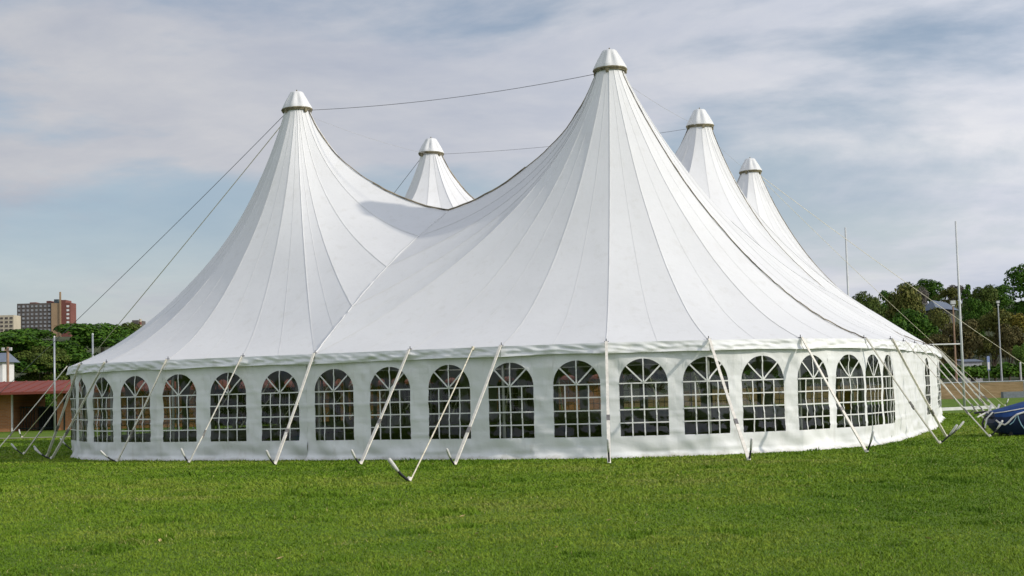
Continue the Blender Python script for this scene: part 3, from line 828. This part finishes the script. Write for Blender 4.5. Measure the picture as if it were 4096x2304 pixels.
for j in range(5): mb.box((.72 + j * .085, -wy(.72 + j * .085) - .004, .30), (.05, .008, .05 + .02 * (j % 2)))
mb.build('lettering', M_PIPE, CR)
mb = MB(); mb.tube([(-.12, -.12, .46), (-.32, -.1, .52), (-.40, -.1, .34), (-.34, -.08, .14)], .03, 6); mb.tube([(-.1, .1, .54), (-.05, .3, .62), (-.42, .3, .60)], .028, 6); mb.build('hitch', M_STAKE, CR)
mb = MB(); mb.tube([(-.5, -.05, .50), (-.2, .1, .60), (.3, .35, .66)], .022, 6); mb.tube([(-.36, -.16, .22), (-.30, -.16, .46), (-.14, -.18, .62)], .02, 6); mb.tube([(-.16, .05, .58), (-.10, .05, .72), (-.05, .05, .82)], [.022, .03, .035], 6); mb.tube([(.2, .3, .66), (.28, .32, .80)], .025, 6); mb.build('tow_frame', M_SCAP, CR)
for sx in (.25, 1.9):
    for sy in (-.3, .3):
        mb = MB(); mb.tube([(sx, sy, 0), (sx, sy, .12)], .05, 8); mb.build('support', M_STAKE, CR)

# ------------------------------------------------------------------ far field edge: white board, fence, bank, hill
M_BOARD = plain('white_board', (.62, .62, .60), .7, .12, 3)
a, b = atz(3560, 1652, 0), atz(3975, 1634, 0)
mb = MB(); d = (b - a); mb.box((0, 0, .07), (d.length, .10, .14)); o = mb.build('kerb', M_BOARD); o.location = (a + b) / 2; o.rotation_euler.z = math.atan2(d.y, d.x)
tag(o, 'long low white kerb on the grass behind the guy straps', 'kerb')
M_BANK = MT('dry_bank', .95, (.2, .13, .05)); n_ = M_BANK.noise(.9, 6, .65); M_BANK.col(M_BANK.ramp(n_, [(.3, (.13, .095, .03)), (.5, (.20, .135, .05)), (.7, (.27, .19, .085))])); M_BANK.bump(n_, .6, .2); M_BANK = M_BANK.m
def terrain(name, x0, x1, y0, y1, nx, ny, zf, mat_, label, cat):
    rows = []
    for i in range(nx + 1):
        x = x0 + (x1 - x0) * i / nx
        rows.append([Vector((x, y0 + (y1 - y0) * j / ny, zf(x, y0 + (y1 - y0) * j / ny))) for j in range(ny + 1)])
    mb = MB(); mb.grid(rows); o = mb.build(name, mat_, None, None, True); o.data.flip_normals()
    return tag(o, label, cat, kind='structure')
sm = lambda t: (lambda q: q * q * (3 - 2 * q))(min(1, max(0, t)))
zb_ = lambda x, y: -.05 + 1.10 * sm((y - 99) / 7) * sm((x - 6) / 10) + .05 * noise.noise(Vector((x * .3, y * .3, 0)))
terrain('bank', 6, 90, 98.5, 120, 60, 16, zb_, M_BANK, 'dry brown grass bank rising behind the railing', 'bank')
M_HILL = plain('hill_scrub', (.045, .055, .02), .95, .35, .08)
zh = lambda x, y: -.3 + 1.2 * sm((y - 112) / 8) * sm((x - 6) / 10) + 15 * sm((y - 125) / 170) * sm((x - 12) / 40)
terrain('hill', 4, 260, 111, 420, 40, 40, zh, M_HILL, 'wooded hillside rising behind the field', 'hill')
zl = lambda x, y: -.5 + 42 * sm((y - 500) / 420) * sm((-x - 60) / 220)
terrain('far_hill', -900, -60, 480, 1400, 24, 24, zl, M_HILL, 'distant hill carrying the apartment towers', 'hill')

fy = 97.0
x0, x1 = aty(3480, 1520, fy).x, aty(4330, 1520, fy).x
o = empty('rail_fence', (x0, fy, 0)); tag(o, 'grey metal rail fence in front of the dry bank', 'fence')
px_ = aty(3917, 1560, fy).x; k = math.ceil((x0 - px_) / 3.0)
xx = px_ + k * 3.0
while xx < x1:
    mb = MB(); mb.tube([(xx - x0, 0, -.1), (xx - x0, 0, 1.1)], .045, 8); mb.build('post', M_GALV, o); xx += 3.0
mb = MB(); mb.tube([(0, -.0, 1.12), (x1 - x0, 0, 1.12)], .04, 8); mb.build('rail', M_GALV, o)
mb = MB(); mb.box((aty(4090, 1575, 98).x, 98.2, .16), (2.6, .5, .5)); o = mb.build('concrete_block', plain('concrete', (.22, .24, .26), .9)); tag(o, 'grey concrete block at the foot of the dry bank', 'block')

# goal posts
def goal():
    D = 75.0
    b2 = aty(3857, 1600, D); t2 = aty(3822, 885, D); b1 = aty(3411, 1600, D); t1 = aty(3387, 910, D)
    o = empty('rugby_goal', ((b1.x + b2.x) / 2, D, 0)); tag(o, 'tall pale goal posts with crossbar behind the right end of the marquee', 'goal')
    c = o.location
    zc = aty(3640, 1381, D).z
    for b_, t_ in ((b1, t1), (b2, t2)):
        mb = MB(); mb.tube([(b_.x - c.x, 0, 0), (b_.x - c.x, 0, zc), (b_.x - c.x, 0, t_.z)], [.070, .062, .045], 10); mb.build('post', M_GALV2, o, smooth=True)
    mb = MB(); mb.tube([(b1.x - c.x, 0, zc), (b2.x - c.x, 0, zc)], .038, 10); mb.build('crossbar', M_GALV2, o, smooth=True)
M_GALV2 = plain('goal_paint', (.55, .56, .55), .45, .1, 2, .4)
goal()
for u, vt, D, lab in ((217, 1348, 72.5, 'grey metal pole in front of the brick clubhouse breezeway'), (371, 1337, 72.5, 'grey metal pole rising behind the left edge of the canopy')):
    b_ = aty(u + 2, 1700, D); z_ = aty(u, vt, D).z
    o = empty('metal_pole', (b_.x, D, 0)); tag(o, lab, 'pole')
    mb = MB(); mb.tube([(0, 0, 0), (0, 0, z_)], [.050, .045], 10); mb.build('shaft', M_POLE, o, smooth=True)
    mb = MB(); mb.tube([(0, 0, z_ - .02), (0, 0, z_ + .05)], [.055, .035], 10); mb.build('end_cap', M_GALV2, o)

# ------------------------------------------------------------------ clubhouse
def brickmat():
    m = MT('brick', .9, (.4, .18, .1), .2)
    t = m.node('ShaderNodeTexCoord'); mp_ = m.node('ShaderNodeMapping'); mp_.inputs['Rotation'].default_value = (math.pi / 2, 0, 0)
    m.link(t.outputs['Object'], mp_.inputs[0])
    b_ = m.node('ShaderNodeTexBrick'); m.link(mp_.outputs[0], b_.inputs['Vector'])
    b_.inputs['Scale'].default_value = 1; b_.inputs['Brick Width'].default_value = .23; b_.inputs['Row Height'].default_value = .076; b_.inputs['Mortar Size'].default_value = .006
    b_.inputs['Color1'].default_value = (.50, .22, .09, 1); b_.inputs['Color2'].default_value = (.41, .165, .065, 1); b_.inputs['Mortar'].default_value = (.36, .28, .2, 1)
    m.link(b_.outputs['Color'], m.b.inputs['Base Color']); return m.m
M_BRICK = brickmat()
M_RED = plain('red_roof', (.22, .05, .032), .6, .15, .6)
M_REDF = plain('red_fascia', (.20, .05, .032), .6, .12, .6)
M_DARKW = plain('dark_door', (.02, .022, .018), .7)
M_IRON = plain('green_iron', (.012, .03, .02), .6)
M_WHITE = plain('white_paint', (.75, .74, .72), .6, .05)
CY_ = 76.0
xa, xb = aty(-160, 1600, CY_).x, aty(2460, 1600, CY_).x
CH = empty('clubhouse', (xa, CY_, 0)); tag(CH, 'long low brick clubhouse with red roof beyond the marquee', 'building')
ux = lambda u: aty(u, 1620, CY_).x - xa
ZE = aty(100, 1568, CY_ - 1).z
for u0, u1 in ((-160, 45), (228, 780), (1262, 1330), (1362, 1402), (1470, 1520), (1880, 1990), (2150, 2460)):
    mb = MB(); mb.bx(ux(u0), ux(u1), 0, 5.5, -.05, ZE + .1); w_ = mb.build('wall', M_BRICK, CH)
mb = MB(); mb.bx(ux(45), ux(45) + .07, -.03, .1, 0, ZE + .05); mb.build('downpipe', M_WHITE, CH)
mb = MB(); mb.bx(ux(228) + .35, ux(228) + .42, -.05, .03, 0, ZE + .05); mb.build('downpipe', M_IRON, CH)
mb = MB(); mb.bx(ux(780), ux(2150), 5.0, 5.4, -.05, ZE + .1); mb.build('back_wall', M_DARKW, CH)
L_ = xb - xa; zr_ = aty(100, 1525, CY_ + 3.2).z
mb = MB(); mb.grid([[Vector((-.4, -1.1, ZE)), Vector((-.4, 3.2, zr_)), Vector((-.4, 7, ZE))], [Vector((L_ + .4, -1.1, ZE)), Vector((L_ + .4, 3.2, zr_)), Vector((L_ + .4, 7, ZE))]])
roof = mb.build('roof', M_RED, CH)
x = 0
while x < 13:
    mb = MB(); mb.add([(x, -1.1, ZE + .002), (x + .05, -1.1, ZE + .002), (x + .05, 3.2, zr_ + .002), (x, 3.2, zr_ + .002), (x, -1.1, ZE + .035), (x + .05, -1.1, ZE + .035), (x + .05, 3.2, zr_ + .035), (x, 3.2, zr_ + .035)], [(4, 5, 6, 7), (0, 1, 5, 4), (1, 2, 6, 5), (3, 0, 4, 7)])
    mb.build('roof_rib', M_RED, roof); x += .6
mb = MB(); mb.bx(-.42, L_ + .42, -1.16, -1.08, ZE - .12, ZE + .01); mb.build('fascia', M_REDF, CH)
mb = MB(); mb.add([(-.5, -2.2, ZE - .16), (ux(48), -2.2, ZE - .20), (ux(12), -1.0, ZE + .16), (-.5, -1.0, ZE + .22), (-.5, -2.2, ZE - .24), (ux(48), -2.2, ZE - .28)], [(0, 1, 2, 3), (4, 5, 1, 0), (5, 2, 1), (4, 0, 3)]); mb.build('porch_roof', plain('porch_roof', (.22, .085, .06), .7), CH)
gx0, gx1 = ux(46) + .08, ux(228)
mb = MB(); mb.bx(ux(90), gx1, 2.5, 2.6, -.05, 1.25); mb.build('dark_screen', M_DARKW, CH)
gt = MB(); n_ = 16
for z_ in (.1, 1.2): gt.bx(gx0, gx1, .98, 1.02, z_, z_ + .05)
gt = gt.build('gate', M_IRON, CH)
for j in range(n_):
    x = gx0 + (gx1 - gx0) * (j + .5) / n_; mb = MB(); mb.tube([(x, 1, 0), (x, 1, 1.3)], .018, 5); mb.build('gate_bar', M_IRON, gt)
# sandy path in front of the clubhouse
M_PATH = plain('sand_path', (.30, .27, .19), .95, .15, .8)
mb = MB(); mb.add([(-40, 62.5, .012), (-6, 60.5, .012), (-6, 61.6, .012), (-40, 63.6, .012)], [(0, 1, 2, 3)]); tag(mb.build('path', M_PATH), 'pale sandy path crossing the grass before the clubhouse', 'path', kind='structure')

# ------------------------------------------------------------------ trees
def leaf_mesh(name, lobes, n, size, seed, mat_, flat=.5):
    g_ = np.random.default_rng(seed)
    lob = np.array(lobes); wts = lob[:, 3] ** 2 * 1.0; wts /= wts.sum()
    li = g_.choice(len(lob), n, p=wts)
    d = g_.normal(size=(n, 3)); d /= np.linalg.norm(d, axis=1)[:, None]
    d[:, 2] = np.where(d[:, 2] < -.35, -d[:, 2], d[:, 2])
    r_ = (.55 + .5 * g_.random(n) ** .45)
    bump_ = 1 + .18 * np.sin(d[:, 0] * 7 + li) * np.sin(d[:, 1] * 6 + 2 * li) * np.cos(d[:, 2] * 5)
    c = lob[li, :3] + d * np.c_[lob[li, 3], lob[li, 3], lob[li, 3] * lob[li, 4]] * (r_ * bump_)[:, None]
    nrm = d + g_.normal(size=(n, 3)) * .55 + np.array([0, 0, .25]); nrm /= np.linalg.norm(nrm, axis=1)[:, None]
    t = np.cross(nrm, g_.normal(size=(n, 3))); t /= np.linalg.norm(t, axis=1)[:, None]; b_ = np.cross(nrm, t)
    s_ = size * (.6 + .8 * g_.random(n))[:, None]
    Vv = np.stack([c - t * s_, c - b_ * s_ * .6, c + t * s_, c + b_ * s_ * .6], 1)
    me = bpy.data.meshes.new(name); me.vertices.add(n * 4); me.vertices.foreach_set('co', Vv.astype(np.float32).ravel())
    me.loops.add(n * 4); me.loops.foreach_set('vertex_index', np.arange(n * 4, dtype=np.int32)); me.polygons.add(n)
    me.polygons.foreach_set('loop_start', np.arange(0, n * 4, 4, dtype=np.int32)); me.update(calc_edges=True)
    me.materials.append(mat_); return me
def trunk_mesh(name, lobes, h0, r_, seed):
    rr = random.Random(seed); mb = MB()
    mb.tube([(0, 0, -.3 * h0), (.02, 0, h0 * .4), (rr.uniform(-.03, .03), 0, h0), (0, 0, h0 + .25 * (1 - h0))], [r_ * 1.25, r_, r_ * .8, r_ * .4], 8)
    for l_ in sorted(lobes, key=lambda q: -q[3])[:9]:
        m_ = Vector((l_[0] * .45, l_[1] * .45, h0 + (l_[2] - h0) * .35))
        mb.tube([(0, 0, h0 * .85), m_, (l_[0], l_[1], l_[2])], [r_ * .5, r_ * .33, r_ * .12], 6)
    me = bpy.data.meshes.new(name); me.from_pydata([tuple(q) for q in mb.v], [], mb.f); me.materials.append(M_BARK); return me
# unit trees: height 1, crown half width .5
def lob_round(seed, n=22, lo=.25, wmax=.36):
    rr = random.Random(seed); o = []
    for i in range(n):
        z = rr.uniform(lo + .12, .88); w = wmax * math.sin(math.pi * min(1, max(.08, (z - lo + .12) / (1.12 - lo)))) ** .7
        a = rr.uniform(0, 6.28); q = rr.uniform(.2, 1) ** .6 * w
        r_ = rr.uniform(.10, .19); o.append((math.cos(a) * q, math.sin(a) * q, min(z, 1 - r_ * .8), r_, rr.uniform(.7, .95)))
    return o
def lob_umb(seed, n=34):
    rr = random.Random(seed); o = []
    for i in range(n):
        a = rr.uniform(0, 6.28); q = rr.uniform(0, 1) ** .55 * .42
        top = .92 - 1.1 * q * q - rr.choice((0, 0, .12, .24, .36, .48)) * rr.uniform(.6, 1.1)
        r_ = rr.uniform(.07, .15); o.append((math.cos(a) * q, math.sin(a) * q, max(.22, top), r_, rr.uniform(.45, .7)))
    return o
def lob_cone(seed, n=26):
    rr = random.Random(seed); o = []
    for i in range(n):
        z = rr.uniform(.15, .93); w = .40 * (1 - z) + .03; a = rr.uniform(0, 6.28); q = rr.uniform(.3, 1) * w
        o.append((math.cos(a) * q, math.sin(a) * q, z, .06 + .10 * (1 - z) + rr.uniform(0, .03), rr.uniform(.5, .8)))
    return o
KIND = {}
for nm, fn, cnt, sz, h0 in (('roundA', lob_round, 6500, .019, .25), ('roundB', lob_round, 6500, .020, .22), ('roundC', lob_round, 6500, .021, .2), ('umb', lob_umb, 26000, .0125, .25), ('umb2', lob_umb, 20000, .0135, .25), ('cone', lob_cone, 5000, .022, .12)):
    lo_ = fn(len(nm) * 7 + ord(nm[-1]) * 3 + 1)
    KIND[nm] = (leaf_mesh('crown', lo_, cnt, sz, ord(nm[-1]), LM['mid']), trunk_mesh('trunk', lo_, h0, .022, 3))
def tree(kind, x, y, z0, h, w, mat_, label, group=None, name='tree', rz=None):
    o = empty(name, (x, y, z0)); o.scale = (w, w, h); o.rotation_euler.z = R.uniform(0, 6.28) if rz is None else rz
    tag(o, label, 'tree', group)
    c = bpy.data.objects.new('crown', KIND[kind][0]); t = bpy.data.objects.new('trunk', KIND[kind][1])
    for q in (c, t): COL.objects.link(q); q.parent = o
    c.material_slots[0].link = 'OBJECT'; c.material_slots[0].material = LM[mat_]
    return o
def tree_px(kind, u, vt, D, wpx, mat_, label, group=None, z0=0.0, name='tree'):
    p = aty(u, vt, D); tree(kind, p.x, D, z0, p.z - z0, wpx * D / F, mat_, label, group, name)
# left: broad dark trees behind the clubhouse
tree_px('umb', 250, 1284, 96, 760, 'dark', 'broad dark green tree with layered crown behind the clubhouse', name='broad_tree')
tree_px('umb2', 395, 1300, 104, 520, 'dark', 'dark green tree whose crown meets the left slope of the canopy', name='broad_tree')
tree_px('umb2', 505, 1296, 125, 330, 'mid', 'hazier green tree peeping over the left edge of the canopy', name='broad_tree')
tree_px('umb2', 170, 1385, 92, 330, 'mid', 'lower tree with paler foliage beside the white house', name='broad_tree')
tree_px('roundC', 95, 1560, 88, 110, 'dark', 'dark bush seen through the clubhouse breezeway', name='bush')
tree_px('roundB', 190, 1540, 90, 160, 'dark', 'dark shrub filling the clubhouse breezeway gap', name='bush')
for i, u in enumerate((700, 950, 1200, 1480, 1760, 2040, 2330, 2620, 2900, 3160, 3330)):
    tree_px(('roundA', 'roundB', 'roundC')[i % 3], u, 1330 + (i * 37) % 90, 108 + (i * 13) % 20, 420, ('dark', 'mid', 'dark')[i % 3], 'dark tree behind the marquee, glimpsed through its windows', 'trees behind the marquee')
# right: wooded hillside
for (kind, u, vt, D, wpx, mat_, lab) in (
    ('roundA', 3470, 1172, 168, 190, 'mid', 'green tree at the left end of the wood, by the roof edge'),
    ('cone', 3425, 1200, 175, 110, 'mid', 'slim pointed tree against the canopy edge'),
    ('roundB', 3610, 1150, 150, 250, 'olive', 'large yellow green tree left of the grey house roof'),
    ('roundC', 3560, 1152, 185, 150, 'dark', 'dark rounded tree behind the large yellow green tree'),
    ('roundC', 3715, 1110, 235, 150, 'dark', 'dark round topped tree on the skyline above the grey roof'),
    ('roundA', 3640, 1132, 215, 160, 'mid', 'green skyline tree just left of the dark round topped one'),
    ('roundB', 3668, 1150, 205, 120, 'grey', 'bare grey brown tree under the skyline'),
    ('roundA', 3785, 1152, 225, 130, 'olive', 'olive tree on the skyline above the grey roof gable'),
    ('roundB', 3830, 1140, 235, 110, 'grey', 'thin grey brown tree on the skyline beside the goal post'),
    ('cone', 3868, 1128, 200, 120, 'dark', 'dark conifer just right of the tall goal post'),
    ('roundB', 3925, 1142, 190, 170, 'mid', 'mid green tree between the dark conifer and the tall right tree'),
    ('roundC', 3990, 1132, 205, 170, 'dark', 'dark skyline tree behind the thin lamp post'),
    ('roundA', 4110, 1066, 170, 300, 'dark', 'tallest dark green tree at the right end of the wood'),
    ('roundC', 3905, 1180, 165, 130, 'dark', 'dark tree in the middle of the wood right of the goal post'),
    ('roundB', 3660, 1236, 135, 260, 'dark', 'dark leafy tree below the grey house roof'),
    ('roundA', 3765, 1236, 140, 200, 'olive', 'olive tree in front of the grey house'),
    ('roundC', 3850, 1268, 126, 200, 'brown', 'russet brown tree behind the goal crossbar'),
    ('roundA', 3965, 1240, 128, 220, 'olive', 'olive autumn tree behind the thin lamp post'),
    ('roundB', 4065, 1250, 130, 200, 'yellow', 'golden yellow tree at the right of the wood'),
    ('roundB', 4030, 1300, 124, 180, 'brown', 'brown leaved tree under the golden yellow one'),
    ('roundC', 4092, 1362, 116, 100, 'bright', 'small bright green tree at the edge of the bank'),
    ('roundA', 3740, 1340, 122, 200, 'brown', 'brown tinged low tree behind the crossbar end'),
    ('roundC', 3560, 1260, 128, 240, 'dark', 'dark low tree against the sloping canopy edge')):
    p = aty(u, vt, D); z0 = zh(p.x, D) - .1
    tree_px(kind, u, vt, D, wpx, mat_, lab, None, z0)
for i, (u, vt, D, m_) in enumerate(((4230, 1110, 165, 'mid'), (4330, 1140, 180, 'olive'), (4440, 1100, 170, 'dark'), (4560, 1130, 185, 'mid'), (4200, 1270, 130, 'brown'), (4330, 1250, 135, 'dark'), (4480, 1260, 132, 'olive'), (4640, 1220, 150, 'dark'))):
    p = aty(u, vt, D)
    tree_px(('roundA', 'roundB', 'roundC')[i % 3], u, vt, D, 230, m_, 'tree further along the wooded hillside past the tallest dark tree', 'trees further along the hillside', zh(p.x, D) - .1)
# hedge along the top of the bank
def hedge(u0, u1, v, D, mat_, lab):
    a, b = aty(u0, v, D), aty(u1, v, D); z0 = zb_(a.x, min(D, 119)); rr = random.Random(9)
    lo_ = []
    x = 0
    while x < b.x - a.x:
        lo_.append((x, rr.uniform(-.3, .3), (a.z - z0) * rr.uniform(.35, .62), (a.z - z0) * rr.uniform(.42, .58), .9)); x += .5
    me = leaf_mesh('hedge', lo_, int(len(lo_) * 260), .14, 4, LM[mat_]); o = bpy.data.objects.new('hedge', me); COL.objects.link(o); o.location = (a.x, D, z0)
    tag(o, lab, 'hedge')
hedge(3640, 4200, 1462, 115, 'dark', 'dark hedge along the top of the dry bank')

# houses in the wood
M_GREYW = plain('grey_render', (.20, .19, .18), .9)
M_SLATE = plain('slate_roof', (.16, .19, .24), .7, .1, .5)
D = 178
p = aty(3770, 1243, D); o = empty('hillside_house', (p.x, D, zh(p.x, D))); tag(o, 'house with grey blue roof half hidden in the wood', 'house')
zr2 = aty(3755, 1196, D).z - o.location.z; ze2 = aty(3755, 1243, D).z - o.location.z; hw_ = 1.35
mb = MB(); mb.bx(-1.0, 1.1, -1.5, 6, 0, ze2 - .05); mb.build('wall', M_GREYW, o)
mb = MB(); mb.add([(-hw_, -2, ze2 + .25), (hw_ * 1.05, -2, ze2 - .1), (hw_ * .95, 2.5, zr2 - .35), (-hw_ * .35, 2.5, zr2), (-hw_, 7, ze2), (hw_, 7, ze2)], [(0, 1, 2, 3), (3, 2, 5, 4), (0, 3, 4), (1, 5, 2)]); mb.build('roof', M_SLATE, o)
D = 119
p = aty(3892, 1480, D); o = empty('white_hut', (p.x, D, zb_(p.x, D))); tag(o, 'small pale hut under the trees above the bank', 'hut')
z_ = aty(3892, 1440, D).z - o.location.z
mb = MB(); mb.bx(-.75, .75, 0, 2, 0, z_ - .15); mb.build('wall', plain('pale_wall', (.42, .43, .44), .8), o)
mb = MB(); mb.add([(-.85, -.1, z_ - .16), (.85, -.1, z_ - .16), (.85, 2.1, z_ + .1), (-.85, 2.1, z_ + .1), (-.85, -.1, z_ - .08), (.85, -.1, z_ - .08)], [(4, 5, 2, 3), (0, 1, 5, 4), (1, 2, 5), (0, 4, 3)]); mb.build('roof', M_SLATE, o)
mb = MB(); mb.bx(-.2, .2, -.02, .01, 0, z_ * .7); mb.build('door', M_DARKW, o)
# lamp posts
def lamp(u, vt, D, mat_, r_, lab, box):
    p = aty(u, vt, D); b_ = aty(u + 8, 1500, D); z0 = zb_(b_.x, D)
    o = empty('lamp_post', (b_.x, D, z0)); tag(o, lab, 'lamp post'); h_ = p.z - z0
    mb = MB(); mb.tube([(0, 0, -.1), (0, 0, h_ * .35), (0, 0, h_)], [r_ * 1.5, r_, r_ * .8], 8); mb.build('shaft', mat_, o)
    mb = MB(); mb.box((0, 0, h_ + .12), (box, box * .8, box * .8)); mb.box((0, -.05, h_ - .12), (box * .6, .1, .12)); mb.build('lamp_head', M_GALV2, o)
M_WOOD = plain('wood_pole', (.33, .22, .15), .85, .2, 2)
lamp(3817, 1216, 110, M_WOOD, .07, 'brownish lamp post with boxy head in front of the wood', .35)
lamp(3998, 1214, 113, M_POLE, .06, 'thin grey lamp post among the autumn trees', .22)
p = aty(3955, 1480, 112); o = empty('banner_sign', (p.x, 112, zb_(p.x, 112))); tag(o, 'narrow blue and white upright banner sign above the bank', 'sign')
z_ = aty(3955, 1424, 112).z - o.location.z
mb = MB(); mb.box((0, 0, z_ - .55), (.20, .05, 1.1)); mb.build('panel', plain('banner_blue', (.25, .33, .55), .6), o)
mb = MB(); mb.box((0, -.03, z_ - .75), (.15, .02, .55)); mb.build('white_field', M_WHITE, o)
mb = MB(); mb.tube([(0, .04, 0), (0, .04, z_)], .03, 6); mb.build('post', M_POLE, o)
p = aty(4083, 1500, 108); z0 = zb_(p.x, 108); o = empty('marker_post', (p.x, 108, z0)); tag(o, 'pale marker post on the bank near the bright green tree', 'post')
z_ = aty(4083, 1452, 108).z - z0
mb = MB(); mb.tube([(0, 0, -.1), (0, 0, z_)], .07, 8); mb.build('shaft', M_GALV2, o)
mb = MB(); mb.tube([(0, 0, z_ - .02), (0, 0, z_ + .06)], [.08, .05], 8); mb.build('end_cap', M_GALV2, o)

# ------------------------------------------------------------------ far left: towers and houses
def tower(name, u0, u1, vtop, D, mat_, label, cols, rows_, fl, wcol, z0, ww=.55, wh=.5, depth=14, skip=()):
    a, b = aty(u0, vtop, D), aty(u1, vtop, D); w = b.x - a.x
    o = empty(name, (a.x, D, z0)); tag(o, label, 'building'); h_ = a.z - z0
    mb = MB(); mb.bx(0, w, 0, depth, 0, h_); mb.build('wall', mat_, o)
    for r_ in range(rows_):
        for c in range(cols):
            if (r_, c) in skip: continue
            cw = w / cols; x = cw * (c + .5); z = h_ - fl * (r_ + .75)
            mb = MB(); mb.bx(x - cw * ww / 2, x + cw * ww / 2, -.12, .2, z - fl * wh / 2, z + fl * wh / 2); wn = mb.build('window', wcol, o)
            mb = MB(); mb.bx(x - cw * ww / 2 - .1, x + cw * ww / 2 + .1, -.3, .1, z - fl * wh / 2 - .25, z - fl * wh / 2 - .02); mb.build('sill', mat_, wn)
    return o, h_, w
M_GREYB = plain('grey_brick', (.12, .105, .095), .9, .15, .15)
M_TANB = plain('tan_brick', (.36, .25, .15), .9, .1, .1)
M_REDB = plain('red_render', (.19, .075, .06), .9, .1, .1)
M_CREAM = plain('cream_wall', (.50, .44, .33), .9, .1, .1)
M_GLW = plain('pale_window', (.30, .31, .32), .4, .3, .3)
M_GLD = plain('dark_window', (.06, .05, .05), .3, .3, .3)
D = 1000; z0 = 25
o, h_, w = tower('apartment_tower', 68, 206, 1215, D, M_GREYB, 'grey and red apartment tower rising above the dark tree', 8, 9, 2.75, M_GLW, z0, .5, .5, 14)
xo = o.location.x
def part(u0, u1, vt, y0, y1, mat_, nm):
    a, b = aty(u0, vt, D), aty(u1, vt, D); mb = MB(); mb.bx(a.x - xo, b.x - xo, y0, y1, 0, a.z - z0); return mb.build(nm, mat_, o), a.x - xo, b.x - xo, a.z - z0
part(206, 237, 1213, -.6, 13, M_TANB, 'lift_core'); part(214, 233, 1197, 1, 8, plain('plant_room', (.10, .13, .14), .8), 'plant_room')
part(239, 245, 1168, -1.2, 0, M_TANB, 'chimney'); part(245, 263, 1200, -.4, 13, M_REDB, 'red_wing')
_, xa_, xb_, hz2 = part(263, 282, 1211, -.2, 13, M_REDB, 'red_wing')
part(115, 140, 1209, 2, 10, M_REDB, 'roof_housing'); part(182, 198, 1203, 2, 10, M_REDB, 'roof_housing')
for r_ in range(7):
    z = hz2 - 2.75 * (r_ + .9); mb = MB(); mb.bx(xa_ + .6, xb_ - .9, -.35, 0, z - .7, z + .7); mb.build('window', M_WHITE, o)
tower('apartment_block', -60, 54, 1263, 950, M_CREAM, 'cream apartment block with dark balconies beside the grey tower', 6, 8, 2.6, M_GLD, 20, .62, .45, 14)
o, _, _ = tower('distant_block', 528, 553, 1281, 700, M_GREYB, 'small grey block on the skyline over the canopy edge', 2, 2, 2.6, M_GLD, 10)
p = aty(561, 1276, 690); o = empty('chimney_stack', (p.x, 690, 10)); tag(o, 'small red and white banded chimney beside the distant grey block', 'chimney')
for j in range(4): mb = MB(); zt = p.z - 10; mb.tube([(0, 0, zt - 1.4 * (j + 1) if j < 3 else 0), (0, 0, zt - 1.4 * j)], .6, 10); mb.build('band', M_REDB if j % 2 else M_CREAM, o)
D = 86
a = aty(-90, 1450, D); b = aty(20, 1450, D); o = empty('white_house', (a.x, D, 0)); tag(o, 'white house with grey roof at the left behind the trees', 'house'); w = b.x - a.x
mb = MB(); mb.bx(0, w - .15, 0, 2, 0, a.z); mb.build('wall', M_WHITE, o)
zt = aty(0, 1412, D + 1).z
mb = MB(); mb.add([(-.3, -.4, a.z - .02), (w + .1, -.4, a.z - .02), (w - .1, 1, zt), (-.3, 1, zt), (-.3, 2.4, a.z), (w + .1, 2.4, a.z)], [(0, 1, 2, 3), (3, 2, 5, 4), (1, 5, 2)]); mb.build('roof', M_SLATE, o)
mb = MB(); mb.bx(w * .75, w * .75 + .5, -.02, .05, 1.6, 2.6); mb.build('window', M_GLD, o)
D = 84
p = aty(31, 1388, D); o = empty('floodlight_pole', (p.x, D, 0)); tag(o, 'tan utility pole with crossarm of lamps in front of the grey roof', 'pole')
mb = MB(); mb.tube([(0, 0, 0), (0, 0, p.z)], .08, 8); mb.build('shaft', M_WOOD, o)
mb = MB(); mb.bx(-.28, .2, -.06, .02, p.z - .22, p.z - .14); mb.build('crossarm', M_WOOD, o)
for x in (-.25, .18): mb = MB(); mb.box((x, -.05, p.z - .12), (.14, .14, .18)); mb.build('lamp_head', M_GALV2, o)
